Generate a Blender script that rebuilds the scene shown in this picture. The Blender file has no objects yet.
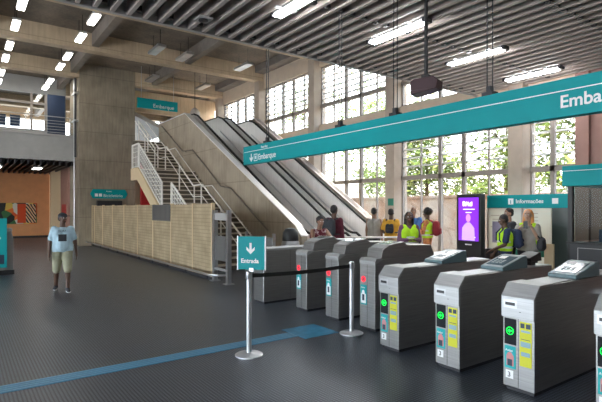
import bpy, bmesh, math, random
from mathutils import Vector, Matrix, Euler
R = math.radians
rnd = random.Random(7)
SC = bpy.context.scene
COL = SC.collection

# ------------------------------------------------------------------ materials
MATS = {}
def mat(name, col, rough=.5, metal=0., var=0., vscale=3., bump=0., bscale=40., emit=0., spec=.5, stretch=(1, 1, 1)):
    if name in MATS: return MATS[name]
    m = bpy.data.materials.new(name); m.use_nodes = True
    nt = m.node_tree; b = nt.nodes['Principled BSDF']
    b.inputs['Base Color'].default_value = (*col, 1); b.inputs['Roughness'].default_value = rough
    b.inputs['Metallic'].default_value = metal; b.inputs['Specular IOR Level'].default_value = spec
    tc = nt.nodes.new('ShaderNodeTexCoord'); mp = nt.nodes.new('ShaderNodeMapping'); mp.inputs['Scale'].default_value = stretch
    nt.links.new(tc.outputs['Object'], mp.inputs['Vector'])
    if var:
        n = nt.nodes.new('ShaderNodeTexNoise'); n.inputs['Scale'].default_value = vscale; n.inputs['Detail'].default_value = 6
        nt.links.new(mp.outputs[0], n.inputs['Vector'])
        r = nt.nodes.new('ShaderNodeValToRGB'); e = r.color_ramp.elements
        e[0].position = .3; e[1].position = .7
        e[0].color = (*[c * (1 - var) for c in col], 1); e[1].color = (*[min(1, c * (1 + var)) for c in col], 1)
        nt.links.new(n.outputs['Fac'], r.inputs[0]); nt.links.new(r.outputs[0], b.inputs['Base Color'])
    if bump:
        n2 = nt.nodes.new('ShaderNodeTexNoise'); n2.inputs['Scale'].default_value = bscale
        nt.links.new(mp.outputs[0], n2.inputs['Vector'])
        bp = nt.nodes.new('ShaderNodeBump'); bp.inputs['Strength'].default_value = bump; bp.inputs['Distance'].default_value = .01
        nt.links.new(n2.outputs['Fac'], bp.inputs['Height']); nt.links.new(bp.outputs[0], b.inputs['Normal'])
    if emit:
        b.inputs['Emission Color'].default_value = (*col, 1); b.inputs['Emission Strength'].default_value = emit
    MATS[name] = m
    return m
def glass(name, tint=(1, 1, 1), f=.08):
    m = bpy.data.materials.new(name); m.use_nodes = True; nt = m.node_tree
    nt.nodes.remove(nt.nodes['Principled BSDF']); o = nt.nodes['Material Output']
    t = nt.nodes.new('ShaderNodeBsdfTransparent'); t.inputs[0].default_value = (*tint, 1)
    g = nt.nodes.new('ShaderNodeBsdfGlossy'); g.inputs['Roughness'].default_value = .05
    x = nt.nodes.new('ShaderNodeMixShader'); x.inputs[0].default_value = f
    nt.links.new(t.outputs[0], x.inputs[1]); nt.links.new(g.outputs[0], x.inputs[2]); nt.links.new(x.outputs[0], o.inputs[0])
    MATS[name] = m
    return m
def steel(name, col=(.56, .57, .58), rough=.34, ax=(1, 1, 40)):
    return mat(name, col, rough, .9, .14, 2.5, .06, 30, stretch=ax)
def patterned(name, build):
    m = bpy.data.materials.new(name); m.use_nodes = True; nt = m.node_tree
    build(nt, nt.nodes['Principled BSDF'], lambda k: nt.nodes.new('ShaderNode' + k), nt.links.new); MATS[name] = m
    return m
def mth(N, L, op, a, b=None):
    n = N('Math'); n.operation = op
    for i, v in enumerate((a, b)):
        if v is None: continue
        if isinstance(v, (int, float)): n.inputs[i].default_value = v
        else: L(v, n.inputs[i])
    return n.outputs[0]
def floor_mat(nt, b, N, L):
    tc = N('TexCoord'); sx = N('SeparateXYZ'); L(tc.outputs['Object'], sx.inputs[0])
    p = .034
    def cell(o):
        f = mth(N, L, 'FRACT', mth(N, L, 'DIVIDE', o, p)); return mth(N, L, 'SUBTRACT', f, .5)
    a = cell(sx.outputs[0]); c = cell(sx.outputs[1])
    r = mth(N, L, 'SQRT', mth(N, L, 'ADD', mth(N, L, 'MULTIPLY', a, a), mth(N, L, 'MULTIPLY', c, c)))
    ss = N('MapRange'); ss.interpolation_type = 'SMOOTHSTEP'; L(r, ss.inputs[0])
    ss.inputs[1].default_value = .30; ss.inputs[2].default_value = .42; ss.inputs[3].default_value = 1; ss.inputs[4].default_value = 0
    n = N('TexNoise'); n.inputs['Scale'].default_value = .9; n.inputs['Detail'].default_value = 7; L(tc.outputs['Object'], n.inputs[0])
    cr = N('ValToRGB'); cr.color_ramp.elements[0].position = .32; cr.color_ramp.elements[1].position = .7
    cr.color_ramp.elements[0].color = (.080, .100, .132, 1); cr.color_ramp.elements[1].color = (.125, .150, .192, 1)
    L(n.outputs[0], cr.inputs[0])
    mx = N('Mix'); mx.data_type = 'RGBA'; L(ss.outputs[0], mx.inputs[0]); mx.inputs[6].default_value = (.012, .015, .02, 1); L(cr.outputs[0], mx.inputs[7])
    L(mx.outputs[2], b.inputs['Base Color'])
    rr = N('MapRange'); L(n.outputs[0], rr.inputs[0]); rr.inputs[3].default_value = .30; rr.inputs[4].default_value = .38
    L(rr.outputs[0], b.inputs['Roughness'])
    bp = N('Bump'); bp.inputs['Strength'].default_value = .8; bp.inputs['Distance'].default_value = .002
    L(ss.outputs[0], bp.inputs['Height']); L(bp.outputs[0], b.inputs['Normal'])
patterned('rubber_floor', floor_mat)
def conc(col, dark, sc=1.):
    def f(nt, b, N, L):
        tc = N('TexCoord'); n = N('TexNoise'); n.inputs['Scale'].default_value = 1.3 * sc; n.inputs['Detail'].default_value = 9
        L(tc.outputs['Object'], n.inputs[0])
        mp = N('Mapping'); mp.inputs['Scale'].default_value = (6, 6, .6); L(tc.outputs['Object'], mp.inputs[0])
        n2 = N('TexNoise'); n2.inputs['Scale'].default_value = 2.; n2.inputs['Detail'].default_value = 5; L(mp.outputs[0], n2.inputs[0])
        ad = mth(N, L, 'ADD', mth(N, L, 'MULTIPLY', n.outputs[0], .6), mth(N, L, 'MULTIPLY', n2.outputs[0], .4))
        cr = N('ValToRGB'); e = cr.color_ramp.elements; e[0].position = .36; e[1].position = .64
        e[0].color = (*dark, 1); e[1].color = (*col, 1); L(ad, cr.inputs[0])
        sx = N('SeparateXYZ'); L(tc.outputs['Object'], sx.inputs[0])
        fz = mth(N, L, 'FRACT', mth(N, L, 'DIVIDE', sx.outputs[2], 1.35))
        ln = mth(N, L, 'LESS_THAN', fz, .02)
        mx = N('Mix'); mx.data_type = 'RGBA'; L(mth(N, L, 'MULTIPLY', ln, .45), mx.inputs[0]); L(cr.outputs[0], mx.inputs[6]); mx.inputs[7].default_value = (*[c * .5 for c in dark], 1)
        L(mx.outputs[2], b.inputs['Base Color']); b.inputs['Roughness'].default_value = .85
        bp = N('Bump'); bp.inputs['Strength'].default_value = .3; bp.inputs['Distance'].default_value = .01; L(ad, bp.inputs['Height']); L(bp.outputs[0], b.inputs['Normal'])
    return f
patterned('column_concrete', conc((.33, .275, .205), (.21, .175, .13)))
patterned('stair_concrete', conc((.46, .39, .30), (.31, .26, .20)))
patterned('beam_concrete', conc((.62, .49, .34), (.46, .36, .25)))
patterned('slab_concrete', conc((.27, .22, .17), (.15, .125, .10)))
def panel_mat(nt, b, N, L):
    tc = N('TexCoord'); sx = N('SeparateXYZ'); L(tc.outputs['Object'], sx.inputs[0])
    fz = mth(N, L, 'FRACT', mth(N, L, 'DIVIDE', sx.outputs[2], .095))
    ln = mth(N, L, 'LESS_THAN', fz, .22)
    fy = mth(N, L, 'LESS_THAN', mth(N, L, 'FRACT', mth(N, L, 'DIVIDE', sx.outputs[1], .205)), .12)
    n = N('TexNoise'); n.inputs['Scale'].default_value = 2.2; n.inputs['Detail'].default_value = 6; L(tc.outputs['Object'], n.inputs[0])
    cr = N('ValToRGB'); e = cr.color_ramp.elements; e[0].position = .3; e[1].position = .7
    e[0].color = (.33, .25, .15, 1); e[1].color = (.50, .39, .25, 1); L(n.outputs[0], cr.inputs[0])
    mx = N('Mix'); mx.data_type = 'RGBA'; L(mth(N, L, 'MULTIPLY', mth(N, L, 'MAXIMUM', ln, mth(N, L, 'MULTIPLY', fy, .5)), .5), mx.inputs[0]); L(cr.outputs[0], mx.inputs[6]); mx.inputs[7].default_value = (.20, .15, .09, 1)
    L(mx.outputs[2], b.inputs['Base Color']); b.inputs['Roughness'].default_value = .6
patterned('screen_panel', panel_mat)
def mural_mat(nt, b, N, L):
    tc = N('TexCoord'); v = N('TexVoronoi'); v.inputs['Scale'].default_value = 2.4; L(tc.outputs['Object'], v.inputs[0])
    cr = N('ValToRGB'); cr.color_ramp.interpolation = 'CONSTANT'; e = cr.color_ramp.elements
    cols = [(.02, .02, .02), (.75, .10, .02), (.05, .18, .06), (.8, .55, .1), (.02, .02, .02), (.85, .2, .03), (.75, .7, .6)]
    e[0].color = (*cols[0], 1); e[1].position = .15; e[1].color = (*cols[1], 1)
    for i in range(2, 7): x = e.new(.14 * i); x.color = (*cols[i], 1)
    sp = N('SeparateColor'); L(v.outputs['Color'], sp.inputs[0]); L(sp.outputs[0], cr.inputs[0])
    L(cr.outputs[0], b.inputs['Base Color']); b.inputs['Roughness'].default_value = .5
patterned('mural_paint', mural_mat)
def stripe_mat(a, c, sc, rot=.6):
    def f(nt, b, N, L):
        tc = N('TexCoord'); mp = N('Mapping'); mp.inputs['Rotation'].default_value = (0, rot, 0); L(tc.outputs['Object'], mp.inputs[0])
        w = N('TexWave'); w.inputs['Scale'].default_value = sc; w.inputs['Distortion'].default_value = 4; L(mp.outputs[0], w.inputs[0])
        cr = N('ValToRGB'); cr.color_ramp.interpolation = 'CONSTANT'; e = cr.color_ramp.elements
        e[0].color = (*a, 1); e[1].position = .5; e[1].color = (*c, 1); L(w.outputs[0], cr.inputs[0]); L(cr.outputs[0], b.inputs['Base Color'])
    return f
patterned('zebra_paint', stripe_mat((.02, .02, .02), (.8, .5, .3), 2.2))
def speckle(cols, sc):
    def f(nt, b, N, L):
        tc = N('TexCoord'); v = N('TexNoise'); v.inputs['Scale'].default_value = sc; v.inputs['Detail'].default_value = 3; L(tc.outputs['Object'], v.inputs[0])
        cr = N('ValToRGB'); e = cr.color_ramp.elements
        e[0].position = .36; e[0].color = (*cols[0], 1); e[1].position = .64; e[1].color = (*cols[-1], 1)
        for i in range(1, len(cols) - 1): x = e.new(.36 + .28 * i / (len(cols) - 1)); x.color = (*cols[i], 1)
        L(v.outputs[0], cr.inputs[0]); L(cr.outputs[0], b.inputs['Base Color']); b.inputs['Roughness'].default_value = .8
    return f
patterned('graffiti_wall', speckle([(.42, .27, .19), (.50, .39, .31), (.53, .45, .38), (.58, .53, .47)], .9))
patterned('maroon_print', speckle([(.12, .01, .02), (.14, .015, .03), (.6, .5, .5)], 14))
patterned('orange_print', speckle([(.30, .08, .03), (.65, .25, .08), (.5, .2, .1)], 16))
M = MATS
mat('teal', (.0, .29, .31), .5, var=.05, spec=.25)
mat('white_paint', (.8, .8, .8), .4); mat('white_vinyl', (.85, .85, .85), .5)
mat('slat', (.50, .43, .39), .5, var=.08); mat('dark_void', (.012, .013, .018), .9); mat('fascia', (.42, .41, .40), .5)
mat('joist', (.22, .19, .165), .8, var=.12)
mat('black', (.012, .012, .013), .45); mat('dark_plastic', (.03, .03, .035), .4); mat('rubber', (.02, .02, .02), .7)
mat('maroon_box', (.045, .010, .016), .45)
steel('steel'); steel('gate_steel', (.36, .355, .35), .38); mat('pale_steel', (.46, .465, .47), .42, .55, .12, 2.5, .06, 30, stretch=(1, 1, 40))
mat('chrome', (.66, .67, .69), .36, .7); mat('cladding', (.88, .87, .86), .3, .25, .08, 2, .04, 20, stretch=(14, 14, .5))
mat('rail_white', (.85, .83, .78), .45); mat('wall_paint', (.62, .50, .38), .8, var=.06)
mat('frame_paint', (.30, .26, .23), .6, var=.05); mat('pier', (.47, .385, .31), .8, var=.08); mat('brown_wall', (.36, .20, .165), .7, var=.08)
mat('orange_wall', (.72, .33, .14), .75, var=.06); mat('cream', (.66, .52, .33), .7); mat('red_wall', (.40, .012, .015), .6)
mat('grey_slab', (.40, .40, .39), .8, var=.06); mat('navy', (.012, .03, .075), .5)
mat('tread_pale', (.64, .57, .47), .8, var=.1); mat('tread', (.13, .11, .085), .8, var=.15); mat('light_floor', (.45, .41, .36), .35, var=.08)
mat('tactile', (.03, .20, .34), .4, var=.2, vscale=9); mat('tactile_pale', (.14, .36, .52), .35)
mat('tube_light', (.95, .97, 1.), .4, emit=20); mat('spot_light', (1., .96, .88), .4, emit=11)
mat('lit_green', (.0, .75, .06), .3, emit=1.0); mat('lit_red', (.9, .03, .05), .4, emit=.5); mat('sticker_red', (.75, .02, .03), .5)
mat('screen_purple', (.17, .02, .62), .3, emit=.55); mat('screen_pink', (.55, .35, .72), .3, emit=.4); mat('screen_face', (.5, .2, .45), .3, emit=.6)
mat('screen_white', (.9, .9, 1), .3, emit=1.0); mat('display', (.08, .13, .16), .12); mat('display_blue', (.30, .45, .52), .15)
mat('red_orange', (.70, .07, .01), .6); mat('pod_grey', (.10, .17, .19), .3); mat('lilac', (.42, .40, .58), .5); mat('infill', (.13, .125, .12), .5); mat('dark_green', (.02, .035, .03), .3); mat('lime', (.45, .85, .03), .6, emit=.0); mat('yellow_poster', (.62, .62, .03), .5); mat('sticker_teal', (.01, .40, .42), .4)
mat('sticker_dark', (.03, .05, .08), .4); mat('sticker_pink', (.6, .25, .25), .4);  mat('frost_green', (.02, .20, .13), .5)
mat('leaf_a', (.15, .22, .035), .6); mat('leaf_b', (.25, .29, .06), .6); mat('leaf_c', (.07, .12, .03), .6); mat('bark', (.16, .11, .07), .9, var=.3)
mat('earth', (.22, .19, .15), .9, var=.2)
def frost(nt, b, N, L):
    b.inputs['Base Color'].default_value = (.82, .82, .76, 1); b.inputs['Roughness'].default_value = .4
    t = N('BsdfTranslucent'); t.inputs[0].default_value = (.85, .85, .78, 1); x = N('MixShader'); x.inputs[0].default_value = .4
    o = nt.nodes['Material Output']; L(b.outputs[0], x.inputs[1]); L(t.outputs[0], x.inputs[2]); L(x.outputs[0], o.inputs[0])
patterned('frosted', frost)
glass('window_glass', (.66, .68, .68), .05); glass('booth_glass', (.80, .86, .86), .004); glass('dark_glass', (.35, .37, .38), .12)

# ------------------------------------------------------------------ mesh helpers
class MB:
    def __init__(s): s.v = []; s.f = []
    def add(s, vs, fs):
        k = len(s.v); s.v += [tuple(v) for v in vs]; s.f += [tuple(i + k for i in f) for f in fs]; return s
    def box(s, x0, x1, y0, y1, z0, z1):
        v = [(x, y, z) for x in (x0, x1) for y in (y0, y1) for z in (z0, z1)]
        return s.add(v, [(0, 1, 3, 2), (4, 6, 7, 5), (0, 4, 5, 1), (2, 3, 7, 6), (0, 2, 6, 4), (1, 5, 7, 3)])
    def prism(s, prof, a0, a1, axis='y'):
        n = len(prof)
        def P(u, w, a): return (u, a, w) if axis == 'y' else ((a, u, w) if axis == 'x' else (u, w, a))
        v = [P(u, w, a0) for u, w in prof] + [P(u, w, a1) for u, w in prof]
        f = [tuple(range(n)), tuple(range(2 * n - 1, n - 1, -1))] + [(i, i + n, (i + 1) % n + n, (i + 1) % n) for i in range(n)]
        return s.add(v, f)
    def tube(s, pts, r, seg=8, caps=True):
        pts = [Vector(p) for p in pts]; n = len(pts); rs = r if isinstance(r, (list, tuple)) else [r] * n
        ref = None; rings = []
        for i, p in enumerate(pts):
            d = (pts[min(i + 1, n - 1)] - pts[max(i - 1, 0)]).normalized()
            if ref is None: ref = d.orthogonal().normalized()
            ref = (ref - d * ref.dot(d)).normalized(); b = d.cross(ref)
            rings.append([p + (ref * math.cos(2 * math.pi * k / seg) + b * math.sin(2 * math.pi * k / seg)) * rs[i] for k in range(seg)])
        v = [q for g in rings for q in g]; f = []
        for i in range(n - 1):
            for k in range(seg):
                a = i * seg + k; b2 = i * seg + (k + 1) % seg; f.append((a, b2, b2 + seg, a + seg))
        if caps: f += [tuple(range(seg - 1, -1, -1)), tuple(range((n - 1) * seg, n * seg))]
        return s.add(v, f)
    def lathe(s, prof, c=(0, 0, 0), seg=24):
        return s.tube([(c[0], c[1], c[2] + z) for r_, z in prof], [max(r_, 1e-4) for r_, z in prof], seg) if False else s._lathe(prof, c, seg)
    def _lathe(s, prof, c, seg):
        v = []; f = []
        for r_, z in prof:
            for k in range(seg):
                a = 2 * math.pi * k / seg; v.append((c[0] + r_ * math.cos(a), c[1] + r_ * math.sin(a), c[2] + z))
        for i in range(len(prof) - 1):
            for k in range(seg):
                a = i * seg + k; b = i * seg + (k + 1) % seg; f.append((a, b, b + seg, a + seg))
        f += [tuple(range(seg - 1, -1, -1)), tuple(range((len(prof) - 1) * seg, len(prof) * seg))]
        return s.add(v, f)
    def cap(s, p0, r0, p1, r1, seg=12, sc=None):       # tapered capsule
        p0, p1 = Vector(p0), Vector(p1); d = p1 - p0
        if d.length < 1e-5: d = Vector((0, 0, 1e-4)); p1 = p0 + d
        d.normalize(); pts = []; rs = []
        for k in range(5):
            a = math.pi / 2 * (1 - k / 4) ; pts.append(p0 - d * r0 * math.sin(a)); rs.append(max(r0 * math.cos(a), r0 * .05))
        for k in range(5):
            a = math.pi / 2 * k / 4; pts.append(p1 + d * r1 * math.sin(a)); rs.append(max(r1 * math.cos(a), r1 * .05))
        return s._ring(pts, rs, d, seg)
    def _ring(s, pts, rs, d, seg):
        ref = d.orthogonal().normalized(); b = d.cross(ref); n = len(pts)
        v = [p + (ref * math.cos(2 * math.pi * k / seg) + b * math.sin(2 * math.pi * k / seg)) * rs[i] for i, p in enumerate(pts) for k in range(seg)]
        f = []
        for i in range(n - 1):
            for k in range(seg):
                a = i * seg + k; b2 = i * seg + (k + 1) % seg; f.append((a, b2, b2 + seg, a + seg))
        f += [tuple(range(seg - 1, -1, -1)), tuple(range((n - 1) * seg, n * seg))]
        return s.add(v, f)
    def ell(s, c, r, seg=16, rot=None):
        v = []; f = []; n = 9; rot = rot or Matrix.Identity(3)
        for i in range(n):
            t = math.pi * (i + .15) / (n - .7); 
            for k in range(seg):
                a = 2 * math.pi * k / seg
                q = rot @ Vector((r[0] * math.sin(t) * math.cos(a), r[1] * math.sin(t) * math.sin(a), -r[2] * math.cos(t)))
                v.append(Vector(c) + q)
        for i in range(n - 1):
            for k in range(seg):
                a = i * seg + k; b = i * seg + (k + 1) % seg; f.append((a, b, b + seg, a + seg))
        f += [tuple(range(seg - 1, -1, -1)), tuple(range((n - 1) * seg, n * seg))]
        return s.add(v, f)
    def obox(s, c, size, m):                           # oriented box
        h = [x / 2 for x in size]
        v = [Vector(c) + m @ Vector((sx * h[0], sy * h[1], sz * h[2])) for sx in (-1, 1) for sy in (-1, 1) for sz in (-1, 1)]
        return s.add(v, [(0, 1, 3, 2), (4, 6, 7, 5), (0, 4, 5, 1), (2, 3, 7, 6), (0, 2, 6, 4), (1, 5, 7, 3)])
    def mesh(s, name):
        me = bpy.data.meshes.new(name); me.from_pydata(s.v, [], s.f); me.update()
        bm = bmesh.new(); bm.from_mesh(me); bmesh.ops.recalc_face_normals(bm, faces=bm.faces); bm.to_mesh(me); bm.free()
        return me
    def build(s, name, m, parent=None, smooth=False, bevel=0, loc=None, kind=None):
        me = s.mesh(name); me.materials.append(M[m] if isinstance(m, str) else m)
        o = bpy.data.objects.new(name, me); COL.objects.link(o)
        if parent: o.parent = parent
        if loc: o.location = loc
        if smooth:
            me.polygons.foreach_set('use_smooth', [True] * len(me.polygons))
            if smooth == 'angle':
                try: me.set_sharp_from_angle(angle=R(35))
                except Exception: pass
        if bevel:
            b = o.modifiers.new('bevel', 'BEVEL'); b.width = bevel; b.segments = 2; b.limit_method = 'ANGLE'
        if kind: o['kind'] = kind
        return o
def thing(name, label, cat, loc=(0, 0, 0), rz=0, group=None):
    o = bpy.data.objects.new(name, None); COL.objects.link(o); o.empty_display_size = .1
    o.location = loc; o.rotation_euler = (0, 0, rz); o['label'] = label; o['category'] = cat
    if group: o['group'] = group
    return o
def tag(o, label, cat, group=None):
    o['label'] = label; o['category'] = cat
    if group: o['group'] = group
    return o
def dup(root, loc=None, rz=None, label=None, group=None):
    r = root.copy(); COL.objects.link(r)
    if loc: r.location = loc
    if rz is not None: r.rotation_euler = (0, 0, rz)
    if label: r['label'] = label
    if group: r['group'] = group
    for ch in list(root.children):
        c = ch.copy(); COL.objects.link(c); c.parent = r
        for g in list(ch.children):
            d = g.copy(); COL.objects.link(d); d.parent = c
    return r
FACE_X = (R(90), 0, R(-90)); FACE_Y = (R(90), 0, 0)
def text(s, size, loc, rot, parent, m='white_vinyl', name='lettering', align='LEFT', bold=0, sx=1.):
    cu = bpy.data.curves.new(name, 'FONT'); cu.body = s; cu.size = size; cu.extrude = .0015; cu.align_x = align; cu.offset = bold
    t = bpy.data.objects.new(name, cu); COL.objects.link(t)
    dg = bpy.context.evaluated_depsgraph_get(); dg.update()
    me = bpy.data.meshes.new_from_object(t.evaluated_get(dg)); bpy.data.objects.remove(t)
    me.materials.clear(); me.materials.append(M[m])
    o = bpy.data.objects.new(name, me); COL.objects.link(o); o.rotation_euler = rot; o.location = loc; o.scale = (sx, 1, 1)
    if parent: o.parent = parent
    return o
def arrow_pts(c, s):                                   # downward arrow outline in (u,w)
    return [(c[0] + a * s, c[1] + b * s) for a, b in ((-.1, .5), (.1, .5), (.1, -.12), (.38, .14), (.38, -.12), (0, -.5), (-.38, -.12), (-.38, .14), (-.1, -.12))]

# ------------------------------------------------------------------ room shell
S = 'structure'
MB().box(-14, 6.95, -9, 34, -.2, 0).build('floor', 'rubber_floor', kind=S)
MB().box(6.95, 12.2, -9, 34, -.2, 0).build('floor', 'light_floor', kind=S)
MB().box(12.2, 60, -30, 60, -.4, -.15).build('ground', 'earth', kind=S)
WX = 12.0; PIERS = [24.4, 20.0, 15.6, 11.2, 6.76, 2.3, -2.1, -6.5]
# upper slab with beams and joists
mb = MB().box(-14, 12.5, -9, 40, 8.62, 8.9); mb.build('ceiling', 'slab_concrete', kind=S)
for y in [37.6, 33.2, 28.8, 24.4, 20.0, 15.6, 11.2]:
    b = MB()
    for xa, xb in (((-14, 4.55), (7.12, 11.98)) if y == 24.4 else ((-14, 11.98),)): b.prism([(y - .22, 7.95), (y + .22, 7.95), (y + .22, 8.62), (y - .22, 8.62)], xa, xb, 'x')
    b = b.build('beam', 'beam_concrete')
    tag(b, {20.0: 'long tan concrete ceiling beam passing in front of the big column top', 24.4: 'tan concrete ceiling beam resting on the big square column',
            28.8: 'tan ceiling beam above the mezzanine window'}.get(y, 'concrete ceiling beam hidden above the slatted ceiling' if y < 18 else 'concrete ceiling beam over the far upper floor'), 'beam',
        'ceiling beams')
mb = MB()
for x in (-7.1, -3.3, .5, 4.3, 8.1): mb.box(x - .13, x + .13, 8.4, 39, 8.12, 8.64)
mb.box(11.5, 12.0, 8.4, 39, 8.3, 8.64)
mb.build('ceiling', 'joist', kind=S)
# recessed ledges between beams
# slatted lower ceiling
mb = MB(); x = -6.0
while x < 12.0:
    mb.box(x, x + .065, -8.6, 8.08, 5.0, 5.22); x += .266
mb.build('ceiling', 'slat', kind=S)
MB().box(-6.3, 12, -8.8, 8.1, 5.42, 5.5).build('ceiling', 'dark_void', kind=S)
MB().box(-6.3, 12, 8.08, 8.12, 5.0, 5.5).box(-6.3, 12, 8.05, 8.12, 4.985, 5.0).build('trim_1', 'fascia', kind=S)
mb = MB(); x = -6.0; i = 0
while x < 11.8:
    for yy in (5.85, 3.7, 1.5, 7.75) if i % 2 else (5.85, 3.7): mb.box(x + .065, x + .15, yy, yy + .08, 4.985, 5.08)
    x += .266; i += 1
mb.build('trim_2', 'black', kind=S)

MB().box(-14, 12.4, -9.2, -9, 0, 8.62).build('wall_front', 'wall_paint', kind=S)
MB().box(-14.2, -14, -9, 34, 4.3, 8.62).box(-14.2, -14, 18, 34, 0, 4.3).box(-14.2, -14, -9, -5, 0, 4.3).build('wall_left', 'wall_paint', kind=S)
# right window wall
mb = MB()
mb.box(WX, WX + .35, 5.4, 27, 4.62, 5.2)                 # spandrel
mb.box(WX, WX + .35, 5.4, 34, 7.6, 8.7)                  # header
mb.box(WX, WX + .35, 5.4, 34, 0, .12)
mb.box(WX, WX + .35, 26, 34, 0, 8.7)
mb.build('wall_right', 'wall_paint', kind=S)
MB().box(WX - .02, WX + .35, -9, 5.15, 0, 8.7).build('wall_right', 'brown_wall', kind=S)
MB().box(WX - .12, WX + .1, 5.05, 5.35, 0, 8.7).build('wall_right', 'brown_wall', kind=S)
for i, y in enumerate(PIERS[:5]):
    MB().box(WX - .28, WX + .36, y - .2, y + .2, 0, 7.96 if y in (24.4, 20.0, 15.6, 11.2) else 8.6).build('trim_%d' % (i + 3), 'pier', kind=S)
def bay(n, y0, y1, z0, z1, bars, transom=None, louvre=None):
    f = MB(); t = .05; X0, X1 = WX + .10, WX + .18
    f.box(X0, X1, y0, y0 + t, z0, z1).box(X0, X1, y1 - t, y1, z0, z1).box(X0, X1, y0, y1, z0, z0 + t).box(X0, X1, y0, y1, z1 - t, z1)
    w = y1 - y0
    for q, thick in bars:
        c = y0 + w * q; h = .055 if thick else .016
        f.box(X0 - (.03 if thick else 0), X1, c - h, c + h, z0, z1)
    if transom: f.box(X0 - .03, X1 + .02, y0, y1, transom - .07, transom + .07)
    o = f.build('window_%d' % n, 'frame_paint', kind=S)
    MB().box(WX + .13, WX + .137, y0, y1, z0, z1).build('window_pane', 'window_glass', o)
    if louvre:
        l = MB(); qs = [0] + [q for q, _ in bars] + [1]
        for (za, zb, st) in louvre:
            for a, b_ in zip(qs[:-1], qs[1:]):
                z = za + st
                while z < zb - .05:
                    l.box(X0 + .02, X1 + .04, y0 + w * a + .03, y0 + w * b_ - .03, z - .02, z + .02); z += st
        l.build('louvre', 'white_paint', o)
BARS = [(.2, 0), (.4, 1), (.61, 1), (.8, 0)]
n = 1
for k in range(4):
    y1, y0 = PIERS[k] - .2, PIERS[k + 1] + .2
    bay(n, y0, y1, 5.2, 7.6, BARS, 6.0, [(6.05, 7.6, .22)]); n += 1
    bay(n, y0, y1, .12, 4.62, BARS, 2.8, [(2.9, 4.6, .28)] if k == 3 else None); n += 1
bay(n, 5.4, 6.56, 5.2, 7.6, [(.5, 0)], 6.0); n += 1
bay(n, 5.4, 6.56, .12, 4.62, [(.5, 1)], 2.8, [(2.9, 4.6, .28)]); n += 1

# outside: boundary wall and trees
MB().box(17, 17.25, -4, 50, -.2, 2.25).box(16.95, 17.3, -4, 50, 2.25, 2.35).build('boundary_wall', 'graffiti_wall', kind=S)
def tree(x, y, h, cr, dens, lm, label, lean=0):
    t = thing('tree', label, 'tree', (x, y, -.15), group='trees beyond the boundary wall')
    b = MB(); tips = []
    b.tube([(0, 0, -.05), (lean * .3, 0, h * .35), (lean, .1, h * .8)], [.16, .12, .04], 8)
    for i in range(26):
        z = h * rnd.uniform(.22, .95); a = rnd.uniform(0, 6.28); L = cr * rnd.uniform(.6, 1.05)
        p = Vector((lean * z / h, 0, z)); q = p + Vector((math.cos(a) * L, math.sin(a) * L, L * rnd.uniform(.1, .9)))
        mid = (p + q) / 2 + Vector((0, 0, .12)); b.tube([p, mid, q], [.035, .024, .008], 5); tips += [q, mid, (mid + q) / 2]
    b.build('trunk', 'bark', t)
    f = MB()
    for i in range(dens):
        c = rnd.choice(tips) + Vector([rnd.gauss(0, cr * .2) for _ in range(3)])
        d = Vector([rnd.uniform(-1, 1) for _ in range(3)]).normalized(); e = d.orthogonal().normalized(); s = rnd.uniform(.1, .24)
        f.add([c - d * s, c + e * s * .35, c + d * s, c - e * s * .35], [(0, 1, 2, 3)])
    me = bpy.data.meshes.new('foliage'); me.from_pydata(f.v, [], f.f)
    for k in lm: me.materials.append(M[k])
    me.polygons.foreach_set('material_index', [rnd.randrange(len(lm)) for _ in me.polygons])
    o = bpy.data.objects.new('foliage', me); COL.objects.link(o); o.parent = t
TREES = [(21, 6.3, 6.2, 2.0, 'loose yellow-green tree outside the louvred window nearest the booth'), (21.4, 9.5, 6.6, 2.1, 'yellow-green tree outside, above the purple screen totem'),
         (22, 13.2, 6.0, 2.1, 'thin pale green tree outside, above the people in orange and grey'), (20.6, 17, 5.2, 1.9, 'light green tree outside, seen over the escalator foot'),
         (22.5, 21, 7.4, 2.3, 'tall green tree outside the upper windows beyond the sign'), (24, 26, 8.5, 2.6, 'tall green tree outside, low in the far upper windows'),
         (23, 32, 8.5, 2.6, 'green tree outside the farthest upper windows'), (22, 2.3, 7, 2.2, 'dense tree outside the last window by the brown wall')]
for i, (x, y, h, cr, lb) in enumerate(TREES):
    tree(x, y, h * 1.25, cr * 1.05, 5200, ['leaf_a', 'leaf_b', 'leaf_b', 'leaf_c'] if i % 2 else ['leaf_a', 'leaf_b', 'leaf_a'], lb, rnd.uniform(-.5, .5))

# left, far side: column, mezzanine, orange wall
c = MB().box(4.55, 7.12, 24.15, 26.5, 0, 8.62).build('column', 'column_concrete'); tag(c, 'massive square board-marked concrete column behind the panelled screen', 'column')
MB().box(-14, 4.6, 25.5, 34, 4.1, 4.9).box(-14, 4.6, 25.5, 25.7, 4.9, 5.32).build('mezzanine_slab', 'grey_slab', kind=S)
MB().box(-14, 4.6, 25.42, 25.56, 5.28, 5.36).build('trim_8', 'fascia', kind=S)
mb = MB(); x = -13.9
while x < 4.5: mb.box(x, x + .06, 25.6, 33, 3.88, 4.1); x += .27
mb.build('ceiling', 'dark_plastic', kind=S)
MB().box(-14, 4.5, 33, 33.2, 0, 4.1).build('wall_back', 'orange_wall', kind=S)
MB().box(-14, 4.5, 32.97, 33.0, 0, .12).build('baseboard_back', 'dark_plastic', kind=S)
MB().box(4.5, 12.3, 33.8, 34, 0, 4.9).build('wall_back', 'wall_paint', kind=S)
MB().box(4.25, 4.75, 30.6, 31.1, 0, 4.1).build('column', 'cream')
tag(bpy.data.objects['column.001'], 'slim cream pillar left of the big concrete column', 'column')
MB().box(4.75, 5.05, 28.2, 33.8, 0, 4.1).build('wall_back', 'brown_wall', kind=S)
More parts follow.
